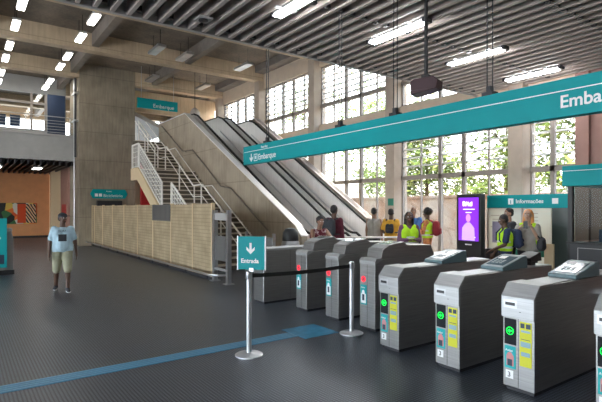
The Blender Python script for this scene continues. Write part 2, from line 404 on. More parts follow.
# upper mezzanine window wall
mb = MB().box(-14, 3.7, 28, 28.2, 4.9, 5.8).box(3.7, 4.6, 28, 28.2, 4.9, 7.75).box(-14, 4.6, 28, 28.2, 7.75, 8.6)
mb.build('wall_back', 'grey_slab', kind=S)
f = MB()
for x in (-9, -7, -5, -3, -1, 1, 3.0, 3.65): f.box(x - .05, x + .05, 28.03, 28.15, 5.8, 7.75)
f.box(-9, 3.7, 28.0, 28.16, 7.2, 7.3).box(-9, 3.7, 28.03, 28.16, 5.8, 5.88)
o = f.build('window_%d' % n, 'frame_paint', kind=S); n += 1
MB().box(-9, 3.7, 28.08, 28.09, 5.8, 7.75).build('window_pane', 'window_glass', o)
MB().box(-14, -9, 28, 28.2, 5.8, 7.75).build('wall_back', 'grey_slab', kind=S)
tag(MB().box(3.68, 4.5, 27.6, 27.75, 4.9, 7.7).build('partition_panel', 'navy', bevel=.01), 'dark navy blue panel standing upstairs beside the bright mezzanine window', 'panel')
r = thing('mezzanine_railing', 'steel railing with horizontal bars along the upper mezzanine edge', 'railing', (0, 25.6, 5.32))
mb = MB()
for z in (.14, .28, .42, .56, .70): mb.tube([(-9, 0, z), (4.5, 0, z)], .013, 6)
mb.tube([(-9, 0, .9), (4.5, 0, .9)], .024, 8); mb.build('rail', 'pale_steel', r)
for x in (-8, -6.5, -5, -3.5, -2, -.5, 1, 2.5, 4.4): MB().box(x - .02, x + .02, -.03, .03, 0, .9).build('post', 'pale_steel', r)
for x in (.15, .72, 1.29, 1.86): MB().box(x, x + .42, .02, .04, .3, .8).build('infill_panel', 'navy', r)
pp = thing('drain_pipe', 'dark vertical pipes running down the left side of the concrete column', 'pipe', (4.42, 24.4, 0))
MB().tube([(0, 0, 4.2), (0, 0, 7.94)], .05).build('pipe', 'dark_plastic', pp)
MB().tube([(.04, .5, 0.0), (.04, .5, 8.1)], .035).build('pipe', 'steel', pp)
MB().box(-.06, .12, -.05, .6, 5.9, 5.98).box(-.06, .12, -.05, .6, 7.2, 7.28).build('bracket', 'steel', pp)
# mural, poster
m_ = thing('mural', 'black, orange and green abstract mural panel on the orange wall', 'mural', (0, 32.96, 0))
MB().box(-1.6, 3.8, -.03, 0, .85, 2.1).build('canvas', 'mural_paint', m_)
MB().box(3.22, 3.75, -.05, -.03, .9, 2.05).build('striped_panel', 'zebra_paint', m_)
MB().box(2.78, 3.22, -.05, -.03, .9, 2.05).build('orange_panel', 'red_orange', m_)
p_ = thing('poster', 'narrow reddish framed poster on the wall between pillar and column', 'poster', (4.72, 29.3, 0))
MB().box(0, .03, -.75, .75, .9, 2.1).build('frame', 'brown_wall', p_); MB().box(-.01, 0, -.65, .65, 1, 2).build('print', 'red_wall', p_)
for x0, lb in ((1.45, 'ceiling lamp pair under the mezzanine, left of the other pair'), (3.15, 'ceiling lamp pair under the mezzanine nearest the column')):
    t = thing('recessed_light', lb, 'light', (x0 if x0 < 2 else 3.2, 27.6, 3.82), group='lamps under the mezzanine')
    MB().box(-.22, .22, -.5, .5, 0, .08).build('housing', 'fascia', t)
    MB().box(-.17, .17, -.45, -.05, -.02, 0).box(-.17, .17, .05, .45, -.02, 0).build('lamp', 'spot_light', t)
# sign and cabinet on the column
t = thing('direction_sign', 'small teal direction sign fixed to the concrete column', 'sign', (5.87, 24.1, 2.48))
MB().prism([(-.75, -.22), (.75, -.22), (.86, 0), (.75, .22), (-.75, .22), (-.86, 0)], -.04, 0.04).build('sign_panel', 'teal', t)
text('Bicicletário', .2, (-.28, -.045, -.15), FACE_Y, t); text('Acesso', .09, (-.15, -.045, .1), FACE_Y, t)
MB().box(-.66, -.52, -.05, -.04, -.13, .01).box(-.48, -.34, -.05, -.04, -.13, .01).build('pictogram', 'white_vinyl', t)
tag(MB().box(5.3, 6.45, 23.95, 24.15, 1.7, 2.15).build('wall_cabinet', 'dark_plastic', bevel=.01), 'dark cabinet mounted on the concrete column below the teal sign', 'cabinet')
# red wall under the stairs
MB().box(7.14, 7.84, 23.2, 23.4, 0, 4.45).build('wall_back', 'red_wall', kind=S)

# screen of panels
t = thing('panel_screen', 'long cream screen of grid-patterned panels between hall and stairs', 'screen wall', (5.1, 0, 0))
ys = [10.9, 12.1, 13.72, 15.35, 17.0, 18.7, 20.4, 22.05, 23.6, 24.1]
for a, b_ in zip(ys[:-1], ys[1:]):
    MB().box(0, .06, a + .02, b_ - .02, .08, 1.9).build('panel', 'screen_panel', t)
for y in ys: MB().box(-.015, .075, y - .03, y + .03, 0, 1.93).build('post', 'cream', t)
MB().box(-.02, .08, 10.87, 24.1, 0, .08).build('base_rail', 'dark_plastic', t)
g = MB()
for k in range(14): g.box(-.04, -.02, 13.75 + k * .112, 13.78 + k * .112, 1.42, 1.88)
g.box(-.03, -.01, 13.72, 15.35, 1.4, 1.9).build('vent_grille', 'infill', t)
t = thing('bumper_rail', 'low steel bumper rail at floor level along the cream screen', 'rail', (4.85, 0, 0))
MB().tube([(0, 24.2, .2), (0, 11, .2), (-.03, 10.5, .2), (.1, 10.25, .2), (.3, 10.2, .2)], .028).build('rail', 'steel', t)
for k in range(10): MB().tube([(.24, 11.1 + k * 1.4, .0), (.2, 11.1 + k * 1.4, .13), (.02, 11.1 + k * 1.4, .19)], .02, 6).build('bracket', 'dark_plastic', t)
# barrier at the screen's end
t = thing('side_gate', 'grey steel post gate with dark infill at the end of the cream screen', 'gate', (5.12, 0, 0))
MB().box(-.04, .06, 10.72, 10.84, 0, 1.75).build('post', 'steel', t); MB().box(-.04, .06, 10.0, 10.1, 0, 1.75).build('post', 'steel', t)
MB().box(.0, .03, 10.1, 10.72, .52, 1.12).build('infill', 'infill', t); MB().box(-.03, .06, 10.08, 10.74, 1.5, 1.68).build('control_box', 'fascia', t, bevel=.01)
MB().box(-.1, .12, 9.96, 10.14, 0, .02).build('base_plate', 'steel', t); MB().box(-.1, .12, 10.69, 10.87, 0, .02).build('base_plate', 'steel', t)
MB().box(-.01, .04, 10.1, 10.72, .28, .34).build('cross_bar', 'pale_steel', t)
t = thing('side_gate', 'dark barrier panel on posts between the sign stand and the stairs', 'gate', (0, 0, 0))
MB().box(5.9, 5.96, 9.3, 9.36, 0, 1.2).build('post', 'steel', t); MB().box(5.9, 5.96, 10.6, 10.66, 0, 1.2).build('post', 'steel', t)
MB().box(5.92, 5.94, 9.36, 10.6, .35, 1.1).build('infill', 'infill', t)

# stairs
sx0, sx1 = 5.55, 7.82
prof = []
def flight(y, z, y2, z2, n_):
    for k in range(n_):
        prof.append((y + (y2 - y) * k / n_, z + (z2 - z) * (k + 1) / n_)) if False else None
    out = []
    for k in range(n_):
        ya = y + (y2 - y) * k / n_; za = z + (z2 - z) * k / n_; zb = z + (z2 - z) * (k + 1) / n_
        out += [(ya, za), (ya, zb)]
    return out + [(y2, z2)]
top = flight(12.3, 0, 15.1, 1.65, 10) + flight(15.9, 1.65, 18.55, 3.3, 10) + flight(19.4, 3.3, 22.3, 4.9, 10)
t = thing('staircase', 'worn concrete staircase in three flights beside the escalator wall', 'staircase', (0, 0, 0))
under = [(22.5, 4.9), (22.5, 4.55), (19.8, 2.95), (18.6, 2.95), (15.95, 1.3), (15.1, 1.3), (12.9, 0)]
# steps as a strip of quads plus a triangulated cheek
sm = MB(); path = top + [(22.5, 4.9)]
for (a, b_) in zip(path[:-1], path[1:]):
    xl = sx0 + .12 if min(a[0], b_[0]) < 19.4 - 1e-6 else 6.5
    sm.add([(xl, a[0], a[1]), (sx1, a[0], a[1]), (sx1, b_[0], b_[1]), (xl, b_[0], b_[1])], [(0, 1, 2, 3)])
lo_ = [p for p in path if p[0] < 19.4 - 1e-6] + [(19.4, 3.3), (19.4, 2.95)] + [p for p in under if p[0] < 19.0]
hi_ = [(19.4, 3.3)] + [p for p in path if p[0] > 19.4 - 1e-6 and p != (19.4, 3.3)] + [(22.5, 4.55), (19.6, 2.95), (19.4, 2.95)]
bm = bmesh.new()
for X_, poly in ((sx0 + .12, lo_), (sx1, lo_), (6.5, hi_), (sx1, hi_)):
    vs = [bm.verts.new((X_, p[0], p[1])) for p in poly]
    bm.faces.new(vs)
bmesh.ops.triangulate(bm, faces=bm.faces[:])
k0 = len(sm.v); vv = [tuple(v.co) for v in bm.verts]; bm.verts.index_update(); ff = [tuple(v.index for v in f_.verts) for f_ in bm.faces]; bm.free()
sm.add(vv, ff)
for (a, b_) in zip(under[:-1], under[1:]):
    xl = sx0 + .12 if a[0] < 19.7 else 6.5
    sm.add([(xl, a[0], a[1]), (sx1, a[0], a[1]), (sx1, b_[0], b_[1]), (xl, b_[0], b_[1])], [(0, 1, 2, 3)])
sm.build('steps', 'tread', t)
MB().box(sx0 + .12, 6.5, 19.38, 19.4, 2.95, 3.3).build('landing_edge', 'tread', t)
nz = MB()
for a, b_ in zip(path[:-1], path[1:]):
    if abs(a[0] - b_[0]) < 1e-6: MB().box((sx0 if b_[0] < 19.39 else 6.36) + .14, sx1 - .02, b_[0] - .03, b_[0] + .26, b_[1] - .035, b_[1] + .006).build('step_tread', 'tread_pale', t)

MB().prism([(12.2, 0), (15.05, 1.72), (15.95, 1.72), (18.5, 3.37), (19.4, 3.37), (19.4, 2.9), (18.6, 2.9), (15.98, 1.28), (15.1, 1.28), (12.95, 0)], sx0, sx0 + .12, 'x').build('stringer', 'cream', t)
def zs(y):
    if y < 12.3: return 0
    if y < 15.1: return (y - 12.3) / 2.8 * 1.65
    if y < 15.9: return 1.65
    if y < 18.55: return 1.65 + (y - 15.9) / 2.65 * 1.65
    if y < 19.4: return 3.3
    if y < 22.3: return 3.3 + (y - 19.4) / 2.9 * 1.6
    return 4.9
def lattice_rail(nm, label, x, segs):
    g = thing(nm, label, 'railing', (x, 0, 0))
    for ya, yb in segs:
        A, B = zs(ya), zs(yb)
        MB().tube([(0, ya, A + 1.0), (0, yb, B + 1.0)], .03).build('handrail', 'rail_white', g)
        MB().tube([(0, ya, A + .12), (0, yb, B + .12)], .02).build('bottom_rail', 'rail_white', g)
        n_ = int((yb - ya) / .13)
        bb = MB()
        for k in range(1, n_):
            y = ya + (yb - ya) * k / n_; z = A + (B - A) * k / n_; bb.tube([(0, y, z + .12), (0, y, z + 1.0)], .009, 5)
        for q in (.3, .5, .7, .85): bb.tube([(0, ya, A + q), (0, yb, B + q)], .009, 5)
        bb.build('baluster', 'rail_white', g, kind='stuff')
        for y in (ya, yb): MB().box(-.025, .025, y - .025, y + .025, zs(y) if x > sx0 + .1 else zs(y) - .02, zs(y) + 1.0).build('post', 'rail_white', g)
    return g
lattice_rail('stair_railing', 'white lattice railing down the open left side of the staircase', sx0 + .06, [(12.4, 15.05), (15.95, 18.5), (18.55, 19.38)])
g = thing('stair_handrail', 'white double centre handrail on posts down the middle of the stairs', 'railing', (6.72, 0, 0))
pts = [12.0, 12.3, 15.1, 15.9, 18.55, 19.4, 22.3]
MB().tube([(0, y, zs(y) + .95) for y in pts], .028).build('handrail', 'rail_white', g)
MB().tube([(0, y, zs(y) + .55) for y in pts[1:]], .018).build('lower_rail', 'rail_white', g)
MB().tube([(.35, y, zs(y) + .93) for y in pts], .02).build('handrail', 'rail_white', g)
for y in (12.35, 13.7, 15.2, 15.8, 17.2, 18.7, 19.6, 20.9, 22.2):
    MB().tube([(0, y, zs(y) - .02), (0, y, zs(y) + .95)], .028).build('post', 'rail_white', g)
g = thing('upper_stair_railing', 'white railing on the narrow top flight beside the big column', 'railing', (6.56, 0, 0))
MB().tube([(0, 19.45, 4.25), (0, 22.2, 5.8)], .028).build('handrail', 'rail_white', g)
for y in (19.5, 20.8, 22.1): MB().tube([(0, y, zs(y) - .02), (0, y, zs(y) + .92)], .022).build('post', 'rail_white', g)
# escalator parapet wall
t = thing('parapet_wall', 'sloping concrete side wall between stairs and escalators, metal topped', 'wall', (7.86, 0, 0))
wp = [(10.9, 0), (10.9, 1.02), (11.2, 1.3), (19.5, 5.86), (22.8, 5.86), (22.8, 0)]
MB().prism(wp, 0, .2, 'x').build('wall_body', 'stair_concrete', t)
MB().prism([(10.88, 1.02), (11.2, 1.32), (19.5, 5.9), (22.8, 5.9), (22.8, 5.86), (19.5, 5.86), (11.2, 1.28), (10.9, .99)], -.02, .22, 'x').build('coping', 'cladding', t)
MB().tube([(-.07, 12.6, 1.1), (-.07, 15.1, 2.5), (-.07, 15.9, 2.6), (-.07, 18.5, 4.2), (-.07, 19.6, 4.25), (-.07, 22.2, 5.7)], .022).build('handrail', 'joist', t)
for y, z in ((13, 1.3), (14.5, 2.13), (16.4, 2.86), (18, 3.85), (19.3, 4.2), (21, 5.05)): MB().tube([(0, y, z), (-.07, y, z)], .012, 6).build('bracket', 'joist', t)
# escalators
def escalator(x0, label):
    e = thing('escalator', label, 'escalator', (x0, 0, 0)); W = 1.28
    yb, yt = 11.4, 19.5; s_ = (4.9) / (yt - yb)
    base = [(10.6, 0), (10.6, .06), (11.3, .06), (19.55, 4.9), (22.6, 4.9), (22.6, 4.2), (19.8, 4.2), (12.3, 0)]
    MB().prism(base, .0, W, 'x').build('truss_casing', 'cladding', e)
    mbs = MB()
    for k in range(24):
        y = 11.35 + k * (8.15 / 24); z = .06 + k * (4.82 / 24); mbs.prism([(y, z), (y, z + .2), (y + .34, z + .2), (y + .34, z)], .22, W - .22, 'x')
    mbs.build('step_band', 'slat', e)
    for q in (0, W - .1):
        bal = [(10.72, .06), (10.67, .6), (10.75, .9), (10.92, 1.0), (11.1, 1.0), (11.35, 1.06), (19.3, 5.78), (19.7, 5.9), (21.7, 5.9), (22.1, 5.8), (22.25, 5.5), (22.2, 4.9), (19.5, 4.9), (11.3, .06)]
        MB().prism(bal, q, q + .1, 'x').build('balustrade', 'cladding', e)
        hr = [(q + .05, y, z + .03) for y, z in ((10.65, .45), (10.67, .62), (10.74, .9), (10.92, 1.0), (11.1, 1.0), (11.35, 1.06), (15.3, 3.42), (19.3, 5.78), (19.7, 5.9), (21.7, 5.9), (22.12, 5.8), (22.28, 5.5))]
        MB().tube(hr, .042, 8).build('handrail', 'rubber', e, smooth=True)
        MB().prism([(11.2, .36), (19.4, 5.2), (19.4, 5.26), (11.2, .42)], q - .03, q + .13, 'x').build('skirt_trim', 'chrome', e)
    return e
escalator(8.32, 'near steel escalator directly behind the concrete stair wall')
escalator(9.92, 'far steel escalator on the window side, with a black handrail')
t = thing('parapet_wall', 'dark sloping outer wall of the escalators on the window side', 'wall', (11.35, 0, 0))
MB().prism([(10.8, 0), (10.8, 1.0), (11.35, 1.15), (19.5, 6.05), (22.6, 6.05), (22.6, 0)], 0, .22, 'x').build('wall_body', 'stair_concrete', t)
MB().prism([(10.8, 1.0), (11.35, 1.15), (19.5, 6.05), (22.6, 6.05), (22.6, 6.0), (19.5, 6.0), (11.35, 1.1), (10.8, .95)], -.05, .27, 'x').build('coping', 'slat', t)
# upper floor
MB().prism([(6.5, 22.52), (7.86, 22.52), (7.86, 24.1), (7.1, 24.1)], 4.5, 4.88, 'z').box(7.14, 7.86, 24.1, 34, 4.5, 4.88).box(7.86, 12, 22.6, 34, 4.5, 4.88).build('mezzanine_slab', 'light_floor', kind=S)
f = MB()
for x in (5, 6.7, 8.4, 10.1, 11.8): f.box(x - .06, x + .06, 33.8, 33.95, 4.9, 8.2)
f.box(4.6, 12, 33.8, 33.95, 6.3, 6.4)
for a in range(5): f.tube([(4.8 + a * 1.5, 33.8, 4.9), (6.3 + a * 1.5, 33.8, 6.6)], .05, 6); f.tube([(6.3 + a * 1.5, 33.8, 4.9), (4.8 + a * 1.5, 33.8, 6.6)], .05, 6)
o = f.build('window_%d' % n, 'frame_paint', kind=S); n += 1
MB().box(4.6, 12, 33.86, 33.87, 4.9, 8.2).build('window_pane', 'window_glass', o)
t = thing('passage_canopy', 'pale sloping canopy roof over the upstairs passage by the column', 'canopy', (0, 0, 0))
MB().prism([(7.35, 7.0), (7.35, 6.9), (9.6, 6.0), (9.6, 6.1)], 26, 32.5, 'y').build('roof_sheet', 'pale_steel', t)
MB().prism([(7.35, 7.08), (7.35, 6.86), (9.7, 5.94), (9.7, 6.14)], 25.9, 26, 'y').build('edge_beam', 'fascia', t)
for x, z in ((7.5, 6.9), (9.5, 6.1)): MB().box(x - .06, x + .06, 26.0, 26.12, 4.88, z).build('post', 'fascia', t)
MB().box(7.2, 12, 25.2, 25.4, 6.1 + .75, 7.95).build('wall_back', 'beam_concrete', kind=S)
t = thing('hanging_sign', 'teal hanging sign at the top of the stairs beside the column', 'sign', (7.88, 23, 6.62))
MB().box(-1.0, 1.0, -.05, .05, 0, .48).build('sign_panel', 'teal', t, bevel=.01); text('Embarque', .26, (-.25, -.055, .08), FACE_Y, t)
for x in (-.8, .8): MB().tube([(x, 0, .48), (x, 0, 2.0)], .012, 6).build('rod', 'steel', t)
t = thing('hanging_loudspeaker', 'round grey loudspeaker hanging beside the upstairs windows', 'loudspeaker', (9.6, 22.5, 6.4))
MB().lathe([(.12, 0), (.22, .04), (.24, .2), (.15, .38), (.04, .45)]).build('horn', 'slat', t, smooth='angle'); MB().tube([(0, 0, .4), (0, 0, 2.23)], .015, 6).build('rod', 'black', t)

# ------------------------------------------------------------------ lights under the concrete ceiling
def hang_light():
    t = thing('ceiling_light', 'x', 'light', (0, 0, 7.85), group='small ceiling lamps in the high hall')
    MB().box(-.12, .12, -.5, .5, .04, .12).build('housing', 'fascia', t); MB().box(-.1, .1, -.48, .48, .0, .04).build('lamp', 'spot_light', t)
    MB().tube([(0, -.3, .12), (0, -.3, .76)], .01, 5).build('rod', 'black', t); MB().tube([(0, .3, .12), (0, .3, .76)], .01, 5).build('rod', 'black', t)
    return t
LG = [(1.5, 16.3), (1.5, 18.35), (1.5, 20.8), (1.5, 22.6), (1.5, 25.1), (1.5, 26.9), (3.5, 16.3), (3.5, 18.35), (3.5, 20.9), (3.5, 22.6), (3.5, 25.5), (3.5, 26.9)]
nth = ['nearest', 'second', 'third', 'fourth', 'fifth', 'farthest']
first = None
for i, (x, y) in enumerate(LG):
    lb = '%s lamp of the %s row hung under the high concrete ceiling' % (nth[i % 6], 'left' if i < 6 else 'right')
    if first is None: first = hang_light(); first.location = (x, y, 7.85); first['label'] = lb
    else: dup(first, (x, y, 7.85), label=lb)
# unlit trays between the joists
def tray(x, y, lb, fr=[None]):
    if fr[0] is None:
        t = thing('cable_tray', lb, 'tray', (x, y, 7.9), group='steel service trays hung between the joists')
        MB().box(-.16, .16, -.6, .6, 0, .1).build('tray', 'steel', t)
        for s_ in (-.4, .4): MB().tube([(0, s_, .1), (0, s_, .71)], .01, 5).build('rod', 'black', t)
        fr[0] = t
    else: dup(fr[0], (x, y, 7.9), label=lb)
for x, y, lb in ((6.2, 18.2, 'grey fitting hung in the ceiling bay just right of the column'), (7.4, 18.4, 'dark fitting beside the middle ceiling joist'), (10, 18.2, 'grey fitting hung high near the window wall'),
                 (7.4, 22.4, 'fitting hung in the second ceiling bay left of the joist'), (10, 22.4, 'fitting hung in the second ceiling bay by the windows'), (10.6, 26.5, 'fitting hung over the upper floor far end')): tray(x, y, lb)
# tubes in slatted ceiling
def tube_light():
    t = thing('tube_light', 'x', 'light', (0, 0, 4.93), group='fluorescent tubes under the slatted ceiling')
    MB().box(-.09, .09, -.66, .66, .04, .07).box(-.2, .2, -.42, -.36, .05, .07).box(-.2, .2, .36, .42, .05, .07).build('housing', 'fascia', t)
    MB().tube([(-.045, -.62, .02), (-.045, .62, .02)], .028).tube([(.045, -.62, .02), (.045, .62, .02)], .028).build('tube', 'tube_light', t)
    MB().box(-.1, .1, -.7, -.64, .0, .08).build('end_cap', 'dark_plastic', t); MB().box(-.1, .1, .64, .7, .0, .08).build('end_cap', 'dark_plastic', t)
    return t
first = None
for x, y, lb in ((4.24, 5.92, 'fluorescent tube light cut by the top edge, left of the others'), (6.39, 5.92, 'long fluorescent tube light left of the hanging dark box rod'),
                 (8.75, 5.92, 'fluorescent tube light above the middle of the teal sign'), (11.0, 5.92, 'fluorescent tube light just above the right of the teal sign'),
                 (2.1, 1.5, 'unseen fluorescent tube light added overhead to light the near left hall'), (6.4, .5, 'unseen fluorescent tube light added overhead to light the near gates')):  # these overhead tubes are out of view, added for extra light in the hall
    if first is None: first = tube_light(); first.location = (x, y, 4.93); first['label'] = lb
    else: dup(first, (x, y, 4.93), label=lb)
for x, y, z, lb in ((3.33, 7.45, 4.97, 'small round ceiling speaker between the slats'), ):
    t = thing('ceiling_speaker', lb, 'speaker', (x, y, z)); MB().box(-.12, .12, -.12, .12, 0, .03).build('plate', 'fascia', t); MB().lathe([(.08, -.015), (.08, 0)]).build('grille', 'dark_plastic', t)

# ------------------------------------------------------------------ long teal sign
t = thing('overhead_sign', 'long teal boarding sign hanging across the whole gate line', 'sign', (5.0, 0, 2.73))
MB().box(0, .12, 1.2, 9.1, 0, .39).build('sign_panel', 'teal', t, bevel=.006)
MB().box(-.003, 0, 1.2, 9.05, .262, .272).build('stripe', 'white_vinyl', t)
text('Embarque', .18, (-.004, 2.40, .095), FACE_X, t, bold=.003)
text('Embarque', .165, (-.004, 8.46, .07), FACE_X, t, bold=.002); text('Boarding', .07, (-.004, 8.35, .295), FACE_X, t)
MB().prism([(8.75 + u, w) for u, w in arrow_pts((0, .13), .17)], -.004, 0, 'x').build('arrow', 'white_vinyl', t)
pk = MB().box(-.004, 0, 8.5, 8.64, .05, .065).box(-.004, 0, 8.5, 8.64, .185, .2).box(-.004, 0, 8.5, 8.515, .05, .2).box(-.004, 0, 8.625, 8.64, .05, .2).box(-.004, 0, 8.55, 8.59, .09, .16); pk.build('pictogram', 'white_vinyl', t)
for y in (8.2, 5.93, 4.72, 3.23):
    rr = MB()
    for s_ in (-.035, .035): rr.tube([(.06, y + s_, .42), (.06, y + s_, 2.3)], .008, 6)
    rr.build('rod', 'black', t); MB().box(.0, .12, y - .07, y + .07, .385, .43).box(.03, .09, y - .03, y + .03, .43, .5).build('clamp', 'dark_plastic', t)
t = thing('hanging_speaker_box', 'dark maroon speaker box hung on a black pole above the teal sign', 'speaker', (4.95, 4.08, 3.28), R(20)); t.scale = (.85, .85, .85)
MB().prism([(-.2, .06), (.2, 0), (.21, .2), (.15, .24), (-.15, .24), (-.22, .19)], -.13, .13, 'x').build('cabinet', 'maroon_box', t, bevel=.008)
MB().box(-.14, -.13, -.17, .17, .06, .2).build('grille', 'maroon_box', t)
MB().tube([(0, 0, .24), (0, 0, 2.02)], .03).build('pole', 'black', t); MB().box(-.05, .05, -.06, .06, .23, .3).build('bracket', 'black', t)

# ------------------------------------------------------------------ floor marking
MB().box(-3, 4.0, 5.42, 5.66, 0, .003).box(3.85, 4.45, 5.25, 5.85, 0, .0035).build('trim_9', 'tactile', kind=S)
mb = MB()
for k in range(4): mb.box(-3, 3.85, 5.44 + k * .058, 5.47 + k * .058, .003, .008)
mb.build('trim_10', 'tactile_pale', kind=S)

# ------------------------------------------------------------------ gates
W = .32
def sticker_set(g, num):
    MB().box(-.004, 0, -.135, -.02, .22, .44).build('sticker', 'sticker_teal', g)
    MB().box(-.006, -.004, -.115, -.04, .245, .35).ell((-.005, -.075, .34), (.0012, .032, .04)).build('sticker_picture', 'sticker_pink', g)
    MB().box(-.007, -.006, -.1, -.05, .245, .31).build('sticker_picture', 'sticker_dark', g)
    text('Aviso', .034, (-.006, -.028, .385), FACE_X, g)
# local frame: x into the hall, y from the left face corner (0) to the right (-W)
def green_gate():
    g = thing('ticket_gate', 'x', 'gate', (0, 0, 0), group='steel ticket gates')
    MB().prism([(.03, .0), (.03, .05), (1.97, .05), (1.97, 0)], -W + .02, -.02).build('plinth', 'dark_plastic', g)
    MB().prism([(0, .04), (0, .72), (.0, .93), (.11, 1.04), (2.0, 1.04), (2.0, .04)], -W, 0).build('body', 'gate_steel', g, bevel=.006)
    MB().prism([(-.022, .725), (-.022, .93), (.09, 1.055), (.35, 1.055), (.35, 1.03), (.1, 1.03), (.02, .93), (.02, .725)], -W - .006, .006).build('head_cover', 'pale_steel', g, bevel=.005)
    MB().box(-.026, -.02, -.16, -.02, .82, .90).build('card_slot', 'steel', g, bevel=.004)
    MB().box(-.028, -.024, -.14, -.04, .845, .875).build('slot_opening', 'dark_plastic', g)
    MB().lathe([(.008, 0), (.008, .004)], seg=10).build('lock', 'dark_plastic', g, loc=(-.024, -.19, .79))
    MB().box(.35, 1.98, -W + .03, -.03, 1.04, 1.048).build('top_plate', 'pale_steel', g)
    MB().box(-.002, 0, -.162, -.158, .05, .72).build('seam', 'dark_plastic', g)
    MB().box(-.005, 0, -.14, -.018, .455, .71).build('display_window', 'dark_void', g)
    ring = MB(); seg = 24
    pts = [(-.009, -.078 + .036 * math.cos(a), .59 + .036 * math.sin(a)) for a in [2 * math.pi * k / seg for k in range(seg + 1)]]
    ring.tube(pts, .004, 6); ring.prism([(-.078 + u, .59 + w) for u, w in ((.026, 0), (0, .02), (0, .007), (-.024, .007), (-.024, -.007), (0, -.007), (0, -.02))], -.01, -.006, 'x')
    ring.build('arrow_light', 'lit_green', g)
    sticker_set(g, 3)
    MB().box(-.004, 0, -.11, -.03, .12, .2).build('number_label', 'white_vinyl', g); text('3', .07, (-.0055, -.05, .135), FACE_X, g, 'dark_plastic')
    MB().box(-.004, 0, -.295, -.175, .27, .7).build('notice', 'yellow_poster', g)
    for a_ in ((-.285, -.24, .64, .685), (-.225, -.185, .64, .685), (-.28, -.19, .53, .535)): MB().box(-.006, -.004, *a_).build('notice_print', 'sticker_dark', g)
    for a_ in ((-.285, -.185, .46, .51), (-.28, -.19, .60, .62), (-.28, -.19, .37, .41)): MB().box(-.006, -.004, *a_).build('notice_picture', 'display_blue', g)
    pod = MB().prism([(.84, 1.045), (.84, 1.09), (1.3, 1.2), (1.38, 1.2), (1.4, 1.045)], -W + .0, -.02).build('reader_pod', 'pod_grey', g, bevel=.01)
    m_ = Matrix.Rotation(-math.atan2(.11, .46), 3, 'Y')
    MB().obox((1.07, -.17, 1.148), (.34, .22, .006), m_).build('reader_screen', 'display', pod)
    MB().obox((1.18, -.12, 1.176), (.1, .09, .004), m_).build('reader_glow', 'white_vinyl', pod)
    kp = MB()
    for a in range(3):
        for b_ in range(3): kp.obox((.97 + a * .045, -.11 - b_ * .05, 1.128 + a * .0107), (.03, .035, .006), m_)
    kp.build('keypad', 'pod_grey', pod)
    h = MB().lathe([(.055, 0), (.055, .06), (.03, .08)]).build('arm_hub', 'steel', g, smooth='angle'); h.rotation_euler = (R(90), 0, 0); h.location = (1.5, -W, .84)
    for a in (90, 200, 340):
        d = Vector((math.cos(R(a)) * .42 if a != 90 else 0, 0, 0)); 
        p1 = (1.5 + .34 * math.cos(R(a)) , -W - .07 - (.36 if a == 340 else .12), .84 - abs(.3 * math.sin(R(a))) if a != 340 else .84)
        MB().tube([(1.5, -W - .06, .84), p1], .017).build('tripod_arm', 'chrome', g)
    return g
def red_gate():
    g = thing('ticket_gate', 'x', 'gate', (0, 0, 0), group='steel ticket gates')
    MB().prism([(.03, .0), (.03, .05), (1.97, .05), (1.97, 0)], -W + .02, -.02).build('plinth', 'dark_plastic', g)
    MB().prism([(0, .04), (0, 1.01), (.04, 1.05), (2.0, 1.05), (2.0, .04)], -W, 0).build('body', 'gate_steel', g, bevel=.006)
    MB().prism([(-.006, .97), (-.006, 1.02), (.03, 1.06), (.16, 1.06), (.16, 1.04)], -W - .004, .004).build('head_cover', 'pale_steel', g, bevel=.004)
    hs = MB().prism([(.13, 1.05), (.17, 1.19), (.3, 1.25), (.62, 1.29), (.7, 1.235), (1.25, 1.215), (1.34, 1.05)], -W + .005, -.005).build('reader_housing', 'gate_steel', g, bevel=.012)
    m_ = Matrix.Rotation(-math.atan2(.04, .32), 3, 'Y')
    MB().obox((.46, -.16, 1.273), (.24, .2, .006), m_).build('reader_screen', 'display', hs)
    m2 = Matrix.Rotation(-math.atan2(.06, .13), 3, 'Y'); MB().obox((.235, -.16, 1.222), (.09, .24, .006), m2).build('front_lip', 'pale_steel', hs)
    MB().box(-.002, 0, -.162, -.158, .05, .97).build('seam', 'dark_plastic', g)
    MB().prism([(-.082 + .047 * math.cos(2 * math.pi * k / 24), .745 + .047 * math.sin(2 * math.pi * k / 24)) for k in range(24)], -.006, 0, 'x').build('stop_light', 'lit_red', g)
    x_ = MB()
    for a in (45, -45): x_.obox((-.0075, -.082, .745), (.002, .055, .011), Matrix.Rotation(R(a), 3, 'X'))
    x_.build('stop_cross', 'dark_plastic', g)
    MB().box(-.004, 0, -.15, -.02, .37, .66).build('sticker', 'sticker_teal', g)
    MB().box(-.006, -.004, -.135, -.035, .39, .53).ell((-.005, -.08, .54), (.0012, .03, .045)).build('sticker_picture', 'white_vinyl', g)
    MB().box(-.008, -.006, -.105, -.06, .43, .52).build('sticker_picture', 'sticker_dark', g)
    text('Aviso', .036, (-.006, -.035, .61), FACE_X, g)
    h = MB().lathe([(.055, 0), (.055, .06), (.03, .08)]).build('arm_hub', 'steel', g, smooth='angle'); h.rotation_euler = (R(90), 0, 0); h.location = (1.0, -W, .84)
    for p1 in ((1.0, -W - .4, .84), (.85, -W - .12, .55), (1.2, -W - .12, .55)): MB().tube([(1.0, -W - .06, .84), p1], .017).build('tripod_arm', 'chrome', g)
    return g
gg = green_gate(); gg.location = (4.41, 2.67, 0); gg['label'] = 'nearest complete ticket gate with a lit green arrow, right foreground'
dup(gg, (4.41, 1.82, 0), label='ticket gate with green arrow cut off by the right edge of the photo')
g2 = dup(gg, (4.41, 3.5, 0), label='middle green-arrow ticket gate, second from the right foreground')
dup(gg, (4.41, 4.38, 0), label='green-arrow ticket gate farthest from the camera, beside the red-light gates')
